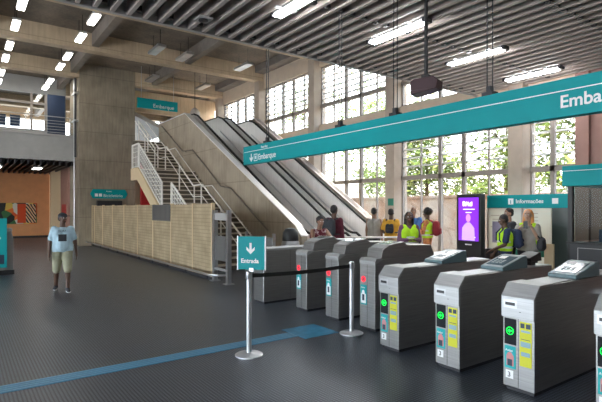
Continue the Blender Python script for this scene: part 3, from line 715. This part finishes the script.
v = thing('card_validator', 'black card validator standing on the rear of the middle green-arrow gate', 'card reader', (6.12, 3.34, 1.05))
MB().box(-.06, .06, -.06, .06, 0, .05).build('foot', 'black', v); MB().prism([(-.13, .05), (-.15, .1), (.13, .17), (.15, .05)], -.1, .1).build('case', 'black', v, bevel=.01)
rg = red_gate(); rg.location = (4.87, 5.26, 0); rg['label'] = 'red-light ticket gate next to the belt post, nearest of the red ones'
dup(rg, (4.87, 6.08, 0), label='red-light ticket gate in the middle of the three red ones')
dup(rg, (4.87, 6.92, 0), label='red-light ticket gate farthest left of the three red ones')
t = thing('gate_cabinet', 'plain low steel gate cabinet with a white rail, left end of the gate line', 'gate', (4.6, 7.95, 0))
MB().box(.02, 1.98, -.34, -.02, 0, .05).build('plinth', 'dark_plastic', t); MB().box(0, 2.0, -.36, 0, .04, 1.0).build('body', 'gate_steel', t, bevel=.01)
MB().box(-.01, 2.01, -.37, .01, 1.0, 1.04).build('top_rail', 'pale_steel', t, bevel=.005); MB().box(.6, .604, -.361, -.36, .05, 1.0).build('seam', 'dark_plastic', t)

# stanchions, belt, stand sign
def stanchion():
    t = thing('belt_stanchion', 'x', 'post', (0, 0, 0))
    MB().lathe([(.17, 0), (.17, .012), (.15, .022), (.04, .034), (.03, .04)], seg=36).build('base', 'chrome', t, smooth='angle')
    MB().lathe([(.032, .03), (.032, .93)], seg=20).build('pole', 'chrome', t, smooth='angle')
    MB().lathe([(.036, .93), (.04, .94), (.04, 1.02), (.03, 1.03)], seg=20).build('belt_head', 'steel', t, smooth='angle')
    return t
s1 = stanchion(); s1.location = (2.87, 5.08, 0); s1['label'] = 'chrome belt post carrying the teal arrow sign'
s2 = dup(s1, (4.56, 5.10, 0), label='chrome belt post standing close to the red-light gate')
d = MB(); n_ = 12; A = Vector((2.91, 5.08, .97)); B = Vector((4.52, 5.10, .97)); vs = []
for k in range(n_ + 1):
    p = A.lerp(B, k / n_); sag = -.02 * math.sin(math.pi * k / n_); vs.append((p.x, p.y, p.z + sag))
for a, b_ in zip(vs[:-1], vs[1:]): d.add([(a[0], a[1] - .003, a[2] - .025), (b_[0], b_[1] - .003, b_[2] - .025), (b_[0], b_[1] - .003, b_[2] + .025), (a[0], a[1] - .003, a[2] + .025),
    (a[0], a[1] + .003, a[2] - .025), (b_[0], b_[1] + .003, b_[2] - .025), (b_[0], b_[1] + .003, b_[2] + .025), (a[0], a[1] + .003, a[2] + .025)], [(0, 1, 2, 3), (7, 6, 5, 4), (3, 2, 6, 7), (0, 4, 5, 1)])
tag(d.build('barrier_belt', 'black'), 'black retractable belt stretched between the two chrome posts', 'belt')
t = thing('stand_sign', 'teal tilted entrance sign with a white down arrow on the chrome post', 'sign', (2.895, 5.06, 1.02), R(42)); t.scale = (.92, .92, .92)
MB().box(-.012, .0, -.185, .185, .03, .47).build('sign_panel', 'teal', t)
MB().box(-.014, .004, -.2, -.185, .02, .48).box(-.014, .004, .185, .2, .02, .48).build('frame', 'pale_steel', t)
MB().prism([(u, w) for u, w in arrow_pts((.01, .31), .15)], -.016, -.012, 'x').build('arrow', 'white_vinyl', t)
text('Entrada', .08, (-.014, .145, .12), FACE_X, t, bold=.0025); MB().box(-.02, .02, -.03, .03, 0, .05).build('clip', 'steel', t)

# machine at the left edge
t = thing('service_kiosk', 'grey kiosk with a teal poster at the left edge of the photo', 'kiosk', (.3, 15.0, 0))
MB().box(-.3, .9, .0, .62, .0, .12).build('base', 'black', t, bevel=.01); MB().box(-.3, .88, .03, .6, .12, .95).prism([(-.3, .95), (.88, .95), (.84, 1.15), (-.3, 1.2)], .03, .6).build('body', 'gate_steel', t, bevel=.01)
MB().box(-.3, .72, -.05, -.02, .2, 1.52).build('poster_board', 'sticker_teal', t)
text('Bilhete', .16, (.1, -.053, 1.2), FACE_Y, t); text('TOP', .2, (.2, -.053, .9), FACE_Y, t); MB().box(.3, .66, -.054, -.05, .3, .55).build('poster_picture', 'sticker_dark', t)
MB().box(.5, .86, .1, .5, 1.15, 1.25).build('reader_pod', 'slat', t, bevel=.02)

# ------------------------------------------------------------------ booth, info desk, totem
t = thing('information_kiosk', 'information stand with a teal header and frosted panels by the windows', 'kiosk', (11.3, 0, 0))
MB().box(0, .12, 5.2, 7.3, 1.8, 2.13).build('header', 'teal', t, bevel=.006)
text('Informações', .14, (-.004, 6.5, 1.92), FACE_X, t, bold=.002)
o_ = MB().box(-.004, 0, 6.56, 6.70, 1.89, 2.04).build('pictogram', 'white_vinyl', t); text('i', .14, (-.006, 6.645, 1.91), FACE_X, t, 'teal', bold=.004)
MB().box(-.004, 0, 5.46, 5.60, 1.9, 2.03).build('pictogram', 'white_vinyl', t)
MB().box(.03, .08, 6.35, 7.33, .05, 1.8).box(.03, .08, 5.64, 6.33, .05, 1.8).build('frosted_panel', 'frosted', t)
MB().box(.03, .08, 5.24, 5.62, .05, 1.8).build('dark_panel', 'dark_green', t)
MB().box(.02, .03, 5.64, 6.9, .62, .78).build('green_band', 'frost_green', t)
pr = MB()
for k in range(7): pr.box(.02, .03, 5.95, 6.28 - (k % 3) * .06, 1.66 - k * .09, 1.675 - k * .09)
for k in range(6): pr.box(.02, .03, 6.95, 7.2 - (k % 3) * .05, 1.6 - k * .1, 1.615 - k * .1)
pr.build('printed_text', 'slat', t)
for y in (5.22, 6.34, 7.28): MB().box(0, .12, y - .02, y + .02, 0, 1.8).build('post', 'slat', t)
MB().box(.01, .025, 6.85, 7.15, .9, 1.45).build('poster', 'lilac', t)
MB().box(-.2, -.05, 6.6, 7.3, .0, .75).build('desk', 'dark_plastic', t, bevel=.01)
t = thing('screen_totem', 'black advertising totem with a purple screen by the windows', 'totem', (10.35, 7.2, 0), R(-6))
MB().box(0, .16, -.38, .38, 0.0, 2.15).build('case', 'black', t, bevel=.012)
s_ = MB().box(-.006, 0, -.31, .31, .98, 2.06).build('screen', 'screen_purple', t)
s_['label'] = 'lit purple screen'
MB().ell((-.008, 0, 1.55), (.003, .075, .10)).build('pictured_head', 'screen_face', s_)
MB().prism([(-.2, .99), (.2, .99), (.19, 1.3), (.1, 1.4), (.04, 1.44), (-.04, 1.44), (-.1, 1.4), (-.19, 1.3)], -.009, -.006, 'x').build('pictured_figure', 'screen_pink', s_)
text('Phil', .15, (-.008, .09, 1.85), FACE_X, s_, 'screen_white', bold=.003); MB().box(-.008, -.006, .12, .17, 1.85, 1.97).build('pictured_mark', 'screen_white', s_)
tt = MB(); tt.box(-.008, -.006, -.2, .16, 1.76, 1.775).box(-.008, -.006, -.1, .08, 1.68, 1.695).box(-.008, -.006, -.22, .2, 1.06, 1.08); tt.build('pictured_text', 'screen_white', s_)
MB().box(-.006, 0, -.1, .1, .87, .9).build('maker_plate', 'white_vinyl', t)
# booth
t = thing('staff_booth', 'dark-framed glazed staff booth with teal header at the right edge', 'booth', (10.0, 0, 0))
MB().box(-.08, 1.75, 1.4, 4.72, 2.24, 2.65).build('header', 'teal', t, bevel=.01); MB().box(-.084, -.08, 1.4, 4.7, 2.54, 2.55).build('stripe', 'white_vinyl', t)
for x, y in ((0, 4.6), (0, 1.5), (1.6, 4.6), (1.6, 1.5)): MB().box(x, x + .09, y - .045, y + .045, 0, 2.24).build('post', 'black', t)
MB().box(-.01, .05, 1.5, 4.6, .04, 1.08).box(0.05, 1.65, 4.56, 4.62, .04, 1.08).build('lower_panel', 'dark_plastic', t)
MB().box(-.015, -.01, 2.0, 4.45, .15, .16).box(-.015, -.01, 2.0, 4.45, 1.0, 1.01).box(-.015, -.01, 4.44, 4.45, .15, 1.01).build('panel_trim', 'fascia', t)
MB().box(-.1, .3, 1.5, 4.64, 1.08, 1.12).build('ledge', 'black', t, bevel=.008)
MB().box(.03, .04, 1.5, 4.56, 1.12, 2.24).box(.09, 1.6, 4.59, 4.6, 1.12, 2.24).build('glazing', 'booth_glass', t)
MB().box(.5, 1.1, 1.6, 4.5, .7, .74).build('counter', 'fascia', t)
t = thing('monitor', 'dark computer monitor inside the glazed staff booth', 'monitor', (10.75, 4.1, .74), R(15))
MB().box(-.08, .08, -.1, .1, 0, .02).build('stand', 'black', t); MB().box(-.02, .02, -.02, .02, .02, .3).build('neck', 'black', t); MB().box(-.02, .02, -.25, .25, .25, .62).build('display_case', 'navy', t, bevel=.01)
t = thing('office_chair', 'dark blue chair back inside the staff booth', 'chair', (11.35, 3.55, 0))
MB().box(-.25, .25, -.25, .25, .45, .53).build('seat', 'navy', t, bevel=.03); MB().box(.2, .27, -.24, .24, .6, 1.45).build('backrest', 'navy', t, bevel=.03); MB().tube([(0, 0, .06), (0, 0, .46)], .03).build('stem', 'black', t)
for k in range(5): MB().tube([(0, 0, .07), (.28 * math.cos(k * 1.257), .28 * math.sin(k * 1.257), .04)], .022).build('leg', 'black', t)
for y, lb in ((4.25, 'white sheet of paper on the booth counter near the corner'), (3.6, 'white sheet of paper on the booth counter beyond the monitor')):
    tag(MB().box(10.55, 10.72, y - .12, y + .12, .74, .745).build('paper_sheet', 'white_paint'), lb, 'paper')
tag(MB().box(9.95, 10.0, 4.9, 5.1, 0, 1.05).build('small_post_board', 'cream', bevel=.01), 'small beige box standing at the left foot of the staff booth', 'box')
# barrier rails behind gates
t = thing('guard_rail', 'white tubular guard rail in front of the escalator foot', 'railing', (0, 0, 0))
for z in (1.03, .75, .4): MB().tube([(7.7, 9.75, z), (9.45, 8.6, z)], .025).build('rail', 'rail_white', t)
for q in (0, .5, 1): MB().tube([(7.7 + 1.75 * q, 9.75 - 1.15 * q, 0), (7.7 + 1.75 * q, 9.75 - 1.15 * q, 1.03)], .025).build('post', 'rail_white', t)
t = thing('litter_bin', 'grey steel litter bin with black opening beside the escalator wall', 'bin', (6.55, 9.55, 0))
MB().lathe([(.2, 0), (.22, .03), (.22, .95), (.2, 1.0)]).build('drum', 'pale_steel', t, smooth='angle'); MB().lathe([(.2, 1.0), (.19, 1.2), (.12, 1.3), (.02, 1.32)]).build('lid', 'black', t, smooth='angle')
MB().box(-.24, -.2, -.1, .1, .7, .85).build('opening', 'black', t)
tag(MB().box(WX - .3, WX - .28, 11.01, 11.26, 1.88, 2.12).build('exit_notice', 'frost_green'), 'small green notice on the window pier behind the waiting people', 'sign')

# ------------------------------------------------------------------ people
def remeshed(mb, name, m, parent, vox, smooth=2):
    me = mb.mesh(name); o = bpy.data.objects.new(name, me); COL.objects.link(o)
    r_ = o.modifiers.new('r', 'REMESH'); r_.mode = 'VOXEL'; r_.voxel_size = vox
    s2_ = o.modifiers.new('s', 'SMOOTH'); s2_.iterations = smooth; s2_.factor = .5
    dg = bpy.context.evaluated_depsgraph_get(); dg.update()
    me2 = bpy.data.meshes.new_from_object(o.evaluated_get(dg)); o.modifiers.clear(); o.data = me2
    me2.materials.clear(); me2.materials.append(m if not isinstance(m, str) else M[m]); me2.polygons.foreach_set('use_smooth', [True] * len(me2.polygons))
    o.parent = parent; return o
def V(*a): return Vector(a)
def sk(name, c): mat(name, c, .55)
sk('skin_dark', (.10, .05, .032)); sk('skin_mid', (.28, .15, .10)); sk('skin_pale', (.50, .31, .23))
mat('hair_black', (.012, .01, .01), .6, bump=.5, bscale=90); mat('hair_blond', (.75, .32, .10), .55, bump=.5, bscale=90)
mat('eye_white', (.7, .7, .7), .3); mat('lip', (.30, .10, .09), .5)
for nm, c_ in (('pale_blue_cloth', (.42, .58, .66)), ('khaki', (.33, .32, .22)), ('grey_cloth', (.36, .34, .31)), ('dark_cloth', (.035, .037, .045)), ('orange_cloth', (.72, .38, .04)), ('tan_cloth', (.42, .30, .18)),
               ('blue_cloth', (.06, .16, .42)), ('white_cloth', (.7, .7, .7)), ('maroon_cloth', (.11, .015, .03)), ('purple_cloth', (.16, .07, .13)), ('lime_cloth', (.47, .80, .02)), ('navy_cloth', (.02, .035, .09)), ('silver_tape', (.55, .57, .55)), ('red_cloth', (.28, .02, .03))):
    mat(nm, c_, .85, var=.08, vscale=12)
def figure(label, loc, yaw, h, skin='skin_mid', shirt='grey_cloth', trouser='dark_cloth', hair='hair_black', hairstyle='short', arms=None, legs=None, lean=0., headyaw=0., headpitch=0.,
           short_legs=False, sleeve='short', vest=None, pack=None, bald=False, cap=False, stout=1.0, printed=False, group=None, bag=None, item=None):
    k = h / 1.72
    root = thing('person', label, 'person', loc, yaw); root.scale = (k, k, k)
    T = V(math.sin(lean), 0, math.cos(lean)); Y = V(0, 1, 0); F = Y.cross(T)
    legs = legs or {1: ((.04, .03, -1), (-.02, 0, -1)), -1: ((.04, -.03, -1), (-.02, 0, -1))}
    arms = arms or {1: ((0, .16, -1), (.25, .03, -1)), -1: ((0, -.16, -1), (.25, -.03, -1))}
    J = {}; low = 9
    for s in (1, -1):
        hp = V(0, .09 * s, .0); kn = hp + V(*legs[s][0]).normalized() * .43; an = kn + V(*legs[s][1]).normalized() * .42
        J['h', s], J['k', s], J['a', s] = hp, kn, an; low = min(low, an.z)
    P = V(0, 0, -low + .075)
    for q in list(J): J[q] = J[q] + P
    C, Nk = P + T * .34, P + T * .52; sw = .165 * (.96 + .04 * stout)
    for s in (1, -1):
        sh = P + T * .455 + Y * sw * s; el = sh + V(*arms[s][0]).normalized() * .29; wr = el + V(*arms[s][1]).normalized() * .25
        J['s', s], J['e', s], J['w', s] = sh, el, wr
    HR = Matrix.Rotation(headyaw, 3, 'Z') @ Matrix.Rotation(lean * .4 + headpitch, 3, 'Y')
    Hc = Nk + T * .03 + HR @ V(.015, 0, .135)
    def hd(x, y, z): return Hc + HR @ V(x, y, z)
    b = MB(); w = stout
    def torso(m_, e, z0=0., full=True):
        for s in (1, -1):
            m_.cap(P + Y * .075 * s * w + T * z0, (.105 + e) * w, P + T * .2 + Y * .06 * s * w, (.10 + e) * w)
            m_.cap(P + T * .2 + Y * .06 * s * w, (.10 + e) * w, C + Y * .085 * s, .115 * (w * .5 + .5) + e)
            m_.cap(C + Y * .085 * s, .115 + e, J['s', s] * .8 + (P + T * .455) * .2 - T * .02, .062 + e)
        if w > 1.05: m_.cap(P + T * .1 + F * .06, .12 * w + e * 1.2, P + T * .22 + F * .05, .11 * w + e * 1.2)
    torso(b, 0)
    b.cap(Nk - T * .06, .062, Hc - HR @ V(.01, 0, .03), .052)
    b.ell(hd(-.012, 0, .022), (.096, .076, .098), rot=HR); b.ell(hd(.018, 0, -.04), (.068, .058, .078), rot=HR); b.cap(hd(.082, 0, .008), .009, hd(.1, 0, -.022), .015)
    for s in (1, -1):
        b.ell(hd(-.005, .077 * s, -.01), (.018, .011, .03), rot=HR)
        b.cap(J['h', s], .088 * w, J['k', s], .056); b.cap(J['k', s], .056, J['k', s] * .55 + J['a', s] * .45 - V(.015, 0, 0), .054); b.cap(J['k', s] * .55 + J['a', s] * .45 - V(.015, 0, 0), .052, J['a', s], .038)
        a = J['a', s]; b.cap(a + V(-.03, 0, -.04), .034, a + V(.12, .02 * s, -.048), .026)
        b.cap(J['s', s], .055, J['e', s], .041); b.cap(J['e', s], .04, J['w', s], .027)
        dv = (J['w', s] - J['e', s]).normalized(); side = dv.cross(Y if abs(dv.z) > .5 else V(0, 0, 1)).normalized(); nrm = dv.cross(side)
        wr = J['w', s]; b.cap(wr + dv * .02 + side * .012, .024, wr + dv * .075 + side * .018, .02); b.cap(wr + dv * .02 - side * .012, .024, wr + dv * .075 - side * .018, .02)
        for q in range(4):
            o_ = side * (-.03 + .02 * q); L_ = (.07, .082, .078, .06)[q]; st = wr + dv * .085 + o_
            md = st + dv * L_ * .55 + nrm * .006 * s; b.cap(st, .0095, md, .009); b.cap(md, .009, md + (dv + nrm * .5 * s).normalized() * L_ * .45, .008)
        t0 = wr + dv * .03 + side * .032; b.cap(t0, .011, t0 + (dv + side * .8).normalized() * .035, .0105); t1 = t0 + (dv + side * .8).normalized() * .035; b.cap(t1, .0105, t1 + (dv * 1.2 + nrm * .3).normalized() * .028, .009)
    body = remeshed(b, 'body', skin, root, .0085)
    # face
    for s in (1, -1):
        e = MB().ell(hd(.076, .03 * s, .012), (.012, .014, .009), 10, HR).build('eye', 'eye_white', root, smooth=True)
        MB().ell(hd(.086, .03 * s, .012), (.004, .006, .006), 8, HR).build('pupil', 'black', e)
        MB().cap(hd(.086, .015 * s, .034), .005, hd(.08, .045 * s, .034), .004, 6).build('eyebrow', 'hair_black', root)
    MB().ell(hd(.080, 0, -.05), (.010, .024, .008), 10, HR).build('mouth', 'lip', root, smooth=True)
    # hair
    if not bald:
        hm = MB()
        if hairstyle == 'short': hm.ell(hd(-.022, 0, .045), (.094, .084, .086), rot=HR).ell(hd(-.045, 0, .0), (.07, .08, .075), rot=HR)
        elif hairstyle == 'afro':
            hm.ell(hd(-.03, 0, .06), (.125, .13, .115), rot=HR)
            for q in range(40):
                a_ = rnd.uniform(0, 6.28); z_ = rnd.uniform(-.2, 1); rr = math.sqrt(1 - z_ * z_); hm.ell(hd(-.03 + .11 * rr * math.cos(a_) * (.9 if math.cos(a_) < .3 else .55), .115 * rr * math.sin(a_), .06 + .1 * z_), (.03, .03, .03), 8)
        elif hairstyle == 'long':
            hm.ell(hd(-.036, 0, .048), (.095, .09, .085), rot=HR)
            for s in (1, -1, 0): hm.cap(hd(-.05, .055 * s, .02), .05, hd(-.055 + (.02 if s else -.02), .07 * s, -.17), .045)
        elif hairstyle == 'tied':
            hm.ell(hd(-.022, 0, .045), (.098, .088, .088), rot=HR).ell(hd(-.05, 0, .0), (.075, .082, .08), rot=HR).ell(hd(-.14, 0, .03), (.05, .05, .05))
        remeshed(hm, 'hair', hair, root, .012, 1)
    if cap:
        c_ = MB().ell(hd(-.01, 0, .058), (.105, .09, .07), rot=HR); remeshed(c_, 'cap', 'dark_cloth', root, .01, 1)
        MB().obox(hd(.12, 0, .055), (.09, .13, .012), HR).build('cap_brim', 'dark_cloth', root, bevel=.005)
    # clothes
    sm_ = MB(); torso(sm_, .014, .02)
    for s in (1, -1):
        sh, el, wr = J['s', s], J['e', s], J['w', s]
        if sleeve == 'none': sm_.cap(sh * .85 + (P + T * .455) * .15, .056, sh * .95 + (P + T * .455) * .05, .05)
        elif sleeve == 'short': sm_.cap(sh, .070, sh.lerp(el, .72), .068)
        else: sm_.cap(sh, .068, el, .055); sm_.cap(el, .054, el.lerp(wr, .9), .042)
    sm_.cap(Nk - T * .1, .085, Nk - T * .055, .07)
    so = remeshed(sm_, 'shirt', shirt, root, .014, 2)
    if printed:
        MB().obox(C + F * (.165 * w) - T * .07, (.012, .16, .15), Matrix((F, Y, T)).transposed()).build('shirt_print', 'dark_cloth', root)
        text('SURF', .07, C + F * .152 + T * .05 + V(.008, -.085, 0), (R(90), 0, R(90)), root, 'dark_cloth', 'shirt_lettering')
    tm = MB()
    for s in (1, -1):
        tm.cap(P + Y * .07 * s * w, .112 * w, J['h', s] - V(0, 0, .06), .105 * w)
        if short_legs: tm.cap(J['h', s], .105 * w, J['h', s].lerp(J['k', s], 1.02), .088)
        else: tm.cap(J['h', s], .102 * w, J['k', s], .07); tm.cap(J['k', s], .07, J['k', s].lerp(J['a', s], .93), .054)
    remeshed(tm, 'shorts' if short_legs else 'trousers', trouser, root, .014, 2)
    for s in (1, -1):
        a = J['a', s]; z0 = a.z - .075
        shm = MB().cap(a + V(-.035, 0, -.03), .044, a + V(.0, 0, -.01), .045).cap(a + V(-.035, 0, -.033), .043, a + V(.13, .02 * s, -.041), .035); so2 = remeshed(shm, 'shoe', 'dark_cloth', root, .01, 1)
        MB().prism([(a.x - .085, a.y - .038), (a.x + .10, a.y - .032 + .02 * s), (a.x + .165, a.y + .02 * s), (a.x + .10, a.y + .04 + .02 * s), (a.x - .085, a.y + .038)], a.z - .082, a.z - .062, 'z').build('shoe_sole', 'white_cloth', so2)
    if vest:
        vm = MB()
        for s in (1, -1):
            vm.cap(P + T * .1 + Y * .075 * s * w, .135 * w, C + Y * .085 * s, .142); vm.cap(C + Y * .085 * s, .142, J['s', s] * .7 + (P + T * .455) * .3, .075)
        vo = remeshed(vm, 'safety_vest', vest, root, .014, 2)
        for q in (.12, .24):
            tp = MB(); pts = []
            for i in range(21):
                a_ = 2 * math.pi * i / 20; pts.append(P + T * q + F * math.cos(a_) * .152 * w + Y * math.sin(a_) * .222 * w)
            for p0, p1 in zip(pts[:-1], pts[1:]): tp.add([p0 - T * .022, p1 - T * .022, p1 + T * .022, p0 + T * .022], [(0, 1, 2, 3)])
            tp.build('reflective_tape', 'silver_tape', vo)
    root['_k'] = k
    root['_p'] = 1; del root['_k']; del root['_p']
    Mw = Matrix.LocRotScale(Vector(loc), Euler((0, 0, yaw)), Vector((k, k, k)))
    return root, Mw, dict(P=P, T=T, C=C, N=Nk, F=F, J=J)
def backpack(label, Mw, d, m, s=1.0):
    t = thing('backpack', label, 'backpack'); t.matrix_world = Mw @ Matrix.Translation(d['C'] - d['F'] * .19 - d['T'] * .2)
    b = MB().cap((-.05, -.07 * s, .05), .1 * s, (-.04, -.07 * s, .27 * s), .09 * s).cap((-.05, .07 * s, .05), .1 * s, (-.04, .07 * s, .27 * s), .09 * s)
    remeshed(b, 'bag_body', m, t, .014); remeshed(MB().cap((-.13, -.05, .04), .05, (-.13, .05, .04), .05).cap((-.13, -.05, .12), .05, (-.13, .05, .12), .05), 'front_pocket', m, t, .014)
    for y in (-.11, .11): MB().tube([(.05, y, .33), (.12, y * 1.05, .37), (.25, y * 1.05, .36), (.335, y * 1.1, .27), (.335, y * 1.15, .12), (.2, y * 1.6, .0), (.02, y * 1.3, .0)], .015, 6).build('strap', m, t)
    return t
def look(px, py_to=None): return 0
def at(px, d): r_ = (px - 301) / 474; return ((.584 + .812 * r_) * d, (.812 - .584 * r_) * d, 0)
TOCAM = lambda l: math.atan2(-l[1], -l[0])
WALK = {1: ((.22, .02, -1), (.05, 0, -1)), -1: ((-.12, -.02, -1), (-.38, 0, -1))}
l = (1.80, 11.35, 0)
figure('man in pale blue printed T-shirt, khaki shorts and dark cap walking', l, TOCAM(l), 1.70, 'skin_dark', 'pale_blue_cloth', 'khaki', cap=True, stout=1.14, short_legs=True, legs={1: ((.28, .03, -1), (.05, 0, -1)), -1: ((-.12, -.06, -1), (-.42, -.04, -1))},
       arms={1: ((-.05, .3, -1), (.1, .1, -1)), -1: ((.08, -.28, -1), (.25, -.05, -1))}, headyaw=R(35), printed=True)
l = at(374, 14.0)
figure('man in sleeveless grey top seen from behind by the windows', l, TOCAM(l) + R(170), 1.80, 'skin_mid', 'grey_cloth', 'dark_cloth', sleeve='none')
l = at(391, 13.7)
r_, mw, d_ = figure('man in orange T-shirt wearing a black backpack', l, TOCAM(l) + R(170), 1.77, 'skin_dark', 'orange_cloth', 'tan_cloth', arms={1: ((.1, .3, -1), (.9, -.3, -.5)), -1: ((0, -.25, -1), (.3, .1, -1))})
backpack('black backpack on the man in the orange T-shirt', mw, d_, 'dark_cloth', .7)
l = at(409, 10.6)
figure('dark-haired woman guard in lime vest over a purple top behind the gates', l, TOCAM(l) + R(18), 1.70, 'skin_dark', 'purple_cloth', 'dark_cloth', hairstyle='long', vest='lime_cloth', sleeve='long', arms={1: ((.1, .25, -1), (1, -.7, .1)), -1: ((.1, -.25, -1), (1, .7, .05))}, headyaw=R(-12))
l = at(413.5, 14.2)
figure('bald man in blue and white facing the camera near the windows', l, TOCAM(l), 1.82, 'skin_mid', 'blue_cloth', 'dark_cloth', bald=True)
l = at(427.5, 13.0)
r_, mw, d_ = figure('person with black curly hair in yellow vest and orange patterned clothes', l, TOCAM(l) - R(100), 1.76, 'skin_dark', 'orange_print', 'orange_print', hairstyle='afro', vest='lime_cloth', sleeve='long', arms={1: ((.3, .15, -1), (1, -.1, .1)), -1: ((.2, -.2, -1), (1, .2, .2))})
backpack('red backpack on the person with curly hair', mw, d_, 'red_cloth')
l = at(505, 9.7)
r_, mw, d_ = figure('guard in lime vest with a navy backpack in front of the information stand', l, TOCAM(l) - R(75), 1.66, 'skin_dark', 'navy_cloth', 'dark_cloth', vest='lime_cloth', arms={1: ((.2, .15, -1), (.9, -.1, -.4)), -1: ((.15, -.15, -1), (.6, 0, -1))}, headpitch=R(10))
backpack('navy backpack on the guard by the information stand', mw, d_, 'navy_cloth')
l = at(509, 10.8)
figure('taller dark-haired man half hidden behind the guard with navy backpack', l, TOCAM(l) - R(60), 1.79, 'skin_mid', 'dark_cloth', 'dark_cloth')
l = at(528, 9.9)
r_, mw, d_ = figure('woman with orange-blond hair in grey top and lime vest raising her hands', l, TOCAM(l) - R(12), 1.76, 'skin_pale', 'grey_cloth', 'dark_cloth', 'hair_blond', 'long', arms={1: ((.45, .2, -.9), (.55, -.35, .9)), -1: ((.5, -.25, -.9), (.5, .5, .8))}, stout=1.08)
vm = MB()
for s in (1, -1):
    vm.cap(d_['P'] + V(.02, .14 * s, .12), .07, d_['C'] + V(0, .15 * s, 0), .06); vm.cap(d_['C'] + V(0, .15 * s, 0), .085, d_['P'] + V(0, .12 * s, .46), .075)
remeshed(vm, 'open_vest', 'lime_cloth', r_, .014)
t = thing('phone', 'black phone held up by the woman with orange-blond hair', 'phone'); hp = (d_['J']['w', 1] + d_['J']['w', -1]) / 2 + V(.03, 0, .1)
t.matrix_world = mw @ Matrix.Translation(hp)
MB().box(-.006, .006, -.04, .04, -.075, .075).build('case', 'black', t, bevel=.004); MB().box(-.009, -.006, -.035, .035, -.068, .068).build('screen', 'display', t)
t = thing('shoulder_bag', 'black shoulder bag hanging on the raised-hands woman', 'bag'); t.matrix_world = mw @ Matrix.Translation(V(.1, .27, d_['P'].z + .06))
remeshed(MB().cap((0, 0, 0), .09, (0, 0, .12), .08).cap((.1, 0, 0), .07, (.1, 0, .1), .06), 'bag_body', 'dark_cloth', t, .014)
MB().tube([(-.03, 0, .18), (-.09, -.08, .38), (-.11, -.16, .46), (-.02, -.22, .42), (.06, -.16, .34), (.1, 0, .16)], .014, 6).build('strap', 'dark_cloth', t)
l = at(316, 10.5)
figure('woman in maroon printed top leaning forward on her folded arms', l, TOCAM(l) + R(25), 1.66, 'skin_mid', 'maroon_print', 'dark_cloth', hairstyle='tied', lean=R(22), arms={1: ((.6, .25, -.6), (.5, -.9, .3)), -1: ((.6, -.25, -.6), (.5, .9, .15))}, sleeve='none')
l = at(334, 11.9)
r_, mw, d_ = figure('person in maroon top with a black bag near the escalator foot', l, TOCAM(l) + R(150), 1.86, 'skin_dark', 'maroon_cloth', 'dark_cloth', sleeve='long')
backpack('black backpack on the person at the escalator foot', mw, d_, 'dark_cloth')

# ------------------------------------------------------------------ camera, world, light
cd = bpy.data.cameras.new('camera'); cam = bpy.data.objects.new('camera', cd); COL.objects.link(cam); SC.camera = cam
cam.location = (0, 0, 1.8); cd.sensor_width = 36; cd.lens = 474 / 602 * 36; cd.shift_y = (208 - 201) / 602; cd.clip_start = .05; cd.clip_end = 300
cam.rotation_euler = (R(90), 0, math.atan2(.812, .584) - R(90))
w_ = bpy.data.worlds.new('world'); SC.world = w_; w_.use_nodes = True; nt = w_.node_tree; bg = nt.nodes['Background']
sky = nt.nodes.new('ShaderNodeTexSky'); sky.sky_type = 'NISHITA'; sky.sun_disc = False; sky.sun_elevation = R(50); sky.sun_rotation = R(60); sky.dust_density = 4; sky.air_density = 1
mx = nt.nodes.new('ShaderNodeMix'); mx.data_type = 'RGBA'; mx.inputs[0].default_value = .75; mx.inputs[7].default_value = (1.15, 1.22, 1.3, 1)
nt.links.new(sky.outputs[0], mx.inputs[6]); nt.links.new(mx.outputs[2], bg.inputs[0]); bg.inputs[1].default_value = 3.6
sd = bpy.data.lights.new('sun', 'SUN'); sd.energy = 7; sd.angle = R(3); sd.color = (1, .93, .82); so_ = bpy.data.objects.new('sun', sd); COL.objects.link(so_)
so_.rotation_euler = (R(28), R(-38), 0)
SC.view_settings.view_transform = 'Standard'; SC.view_settings.look = 'None'; SC.view_settings.exposure = 1.32; SC.view_settings.gamma = 1
SC.cycles.max_bounces = 7; SC.cycles.diffuse_bounces = 4; SC.cycles.sample_clamp_indirect = 8; SC.cycles.use_denoising = True; SC.cycles.transparent_max_bounces = 12
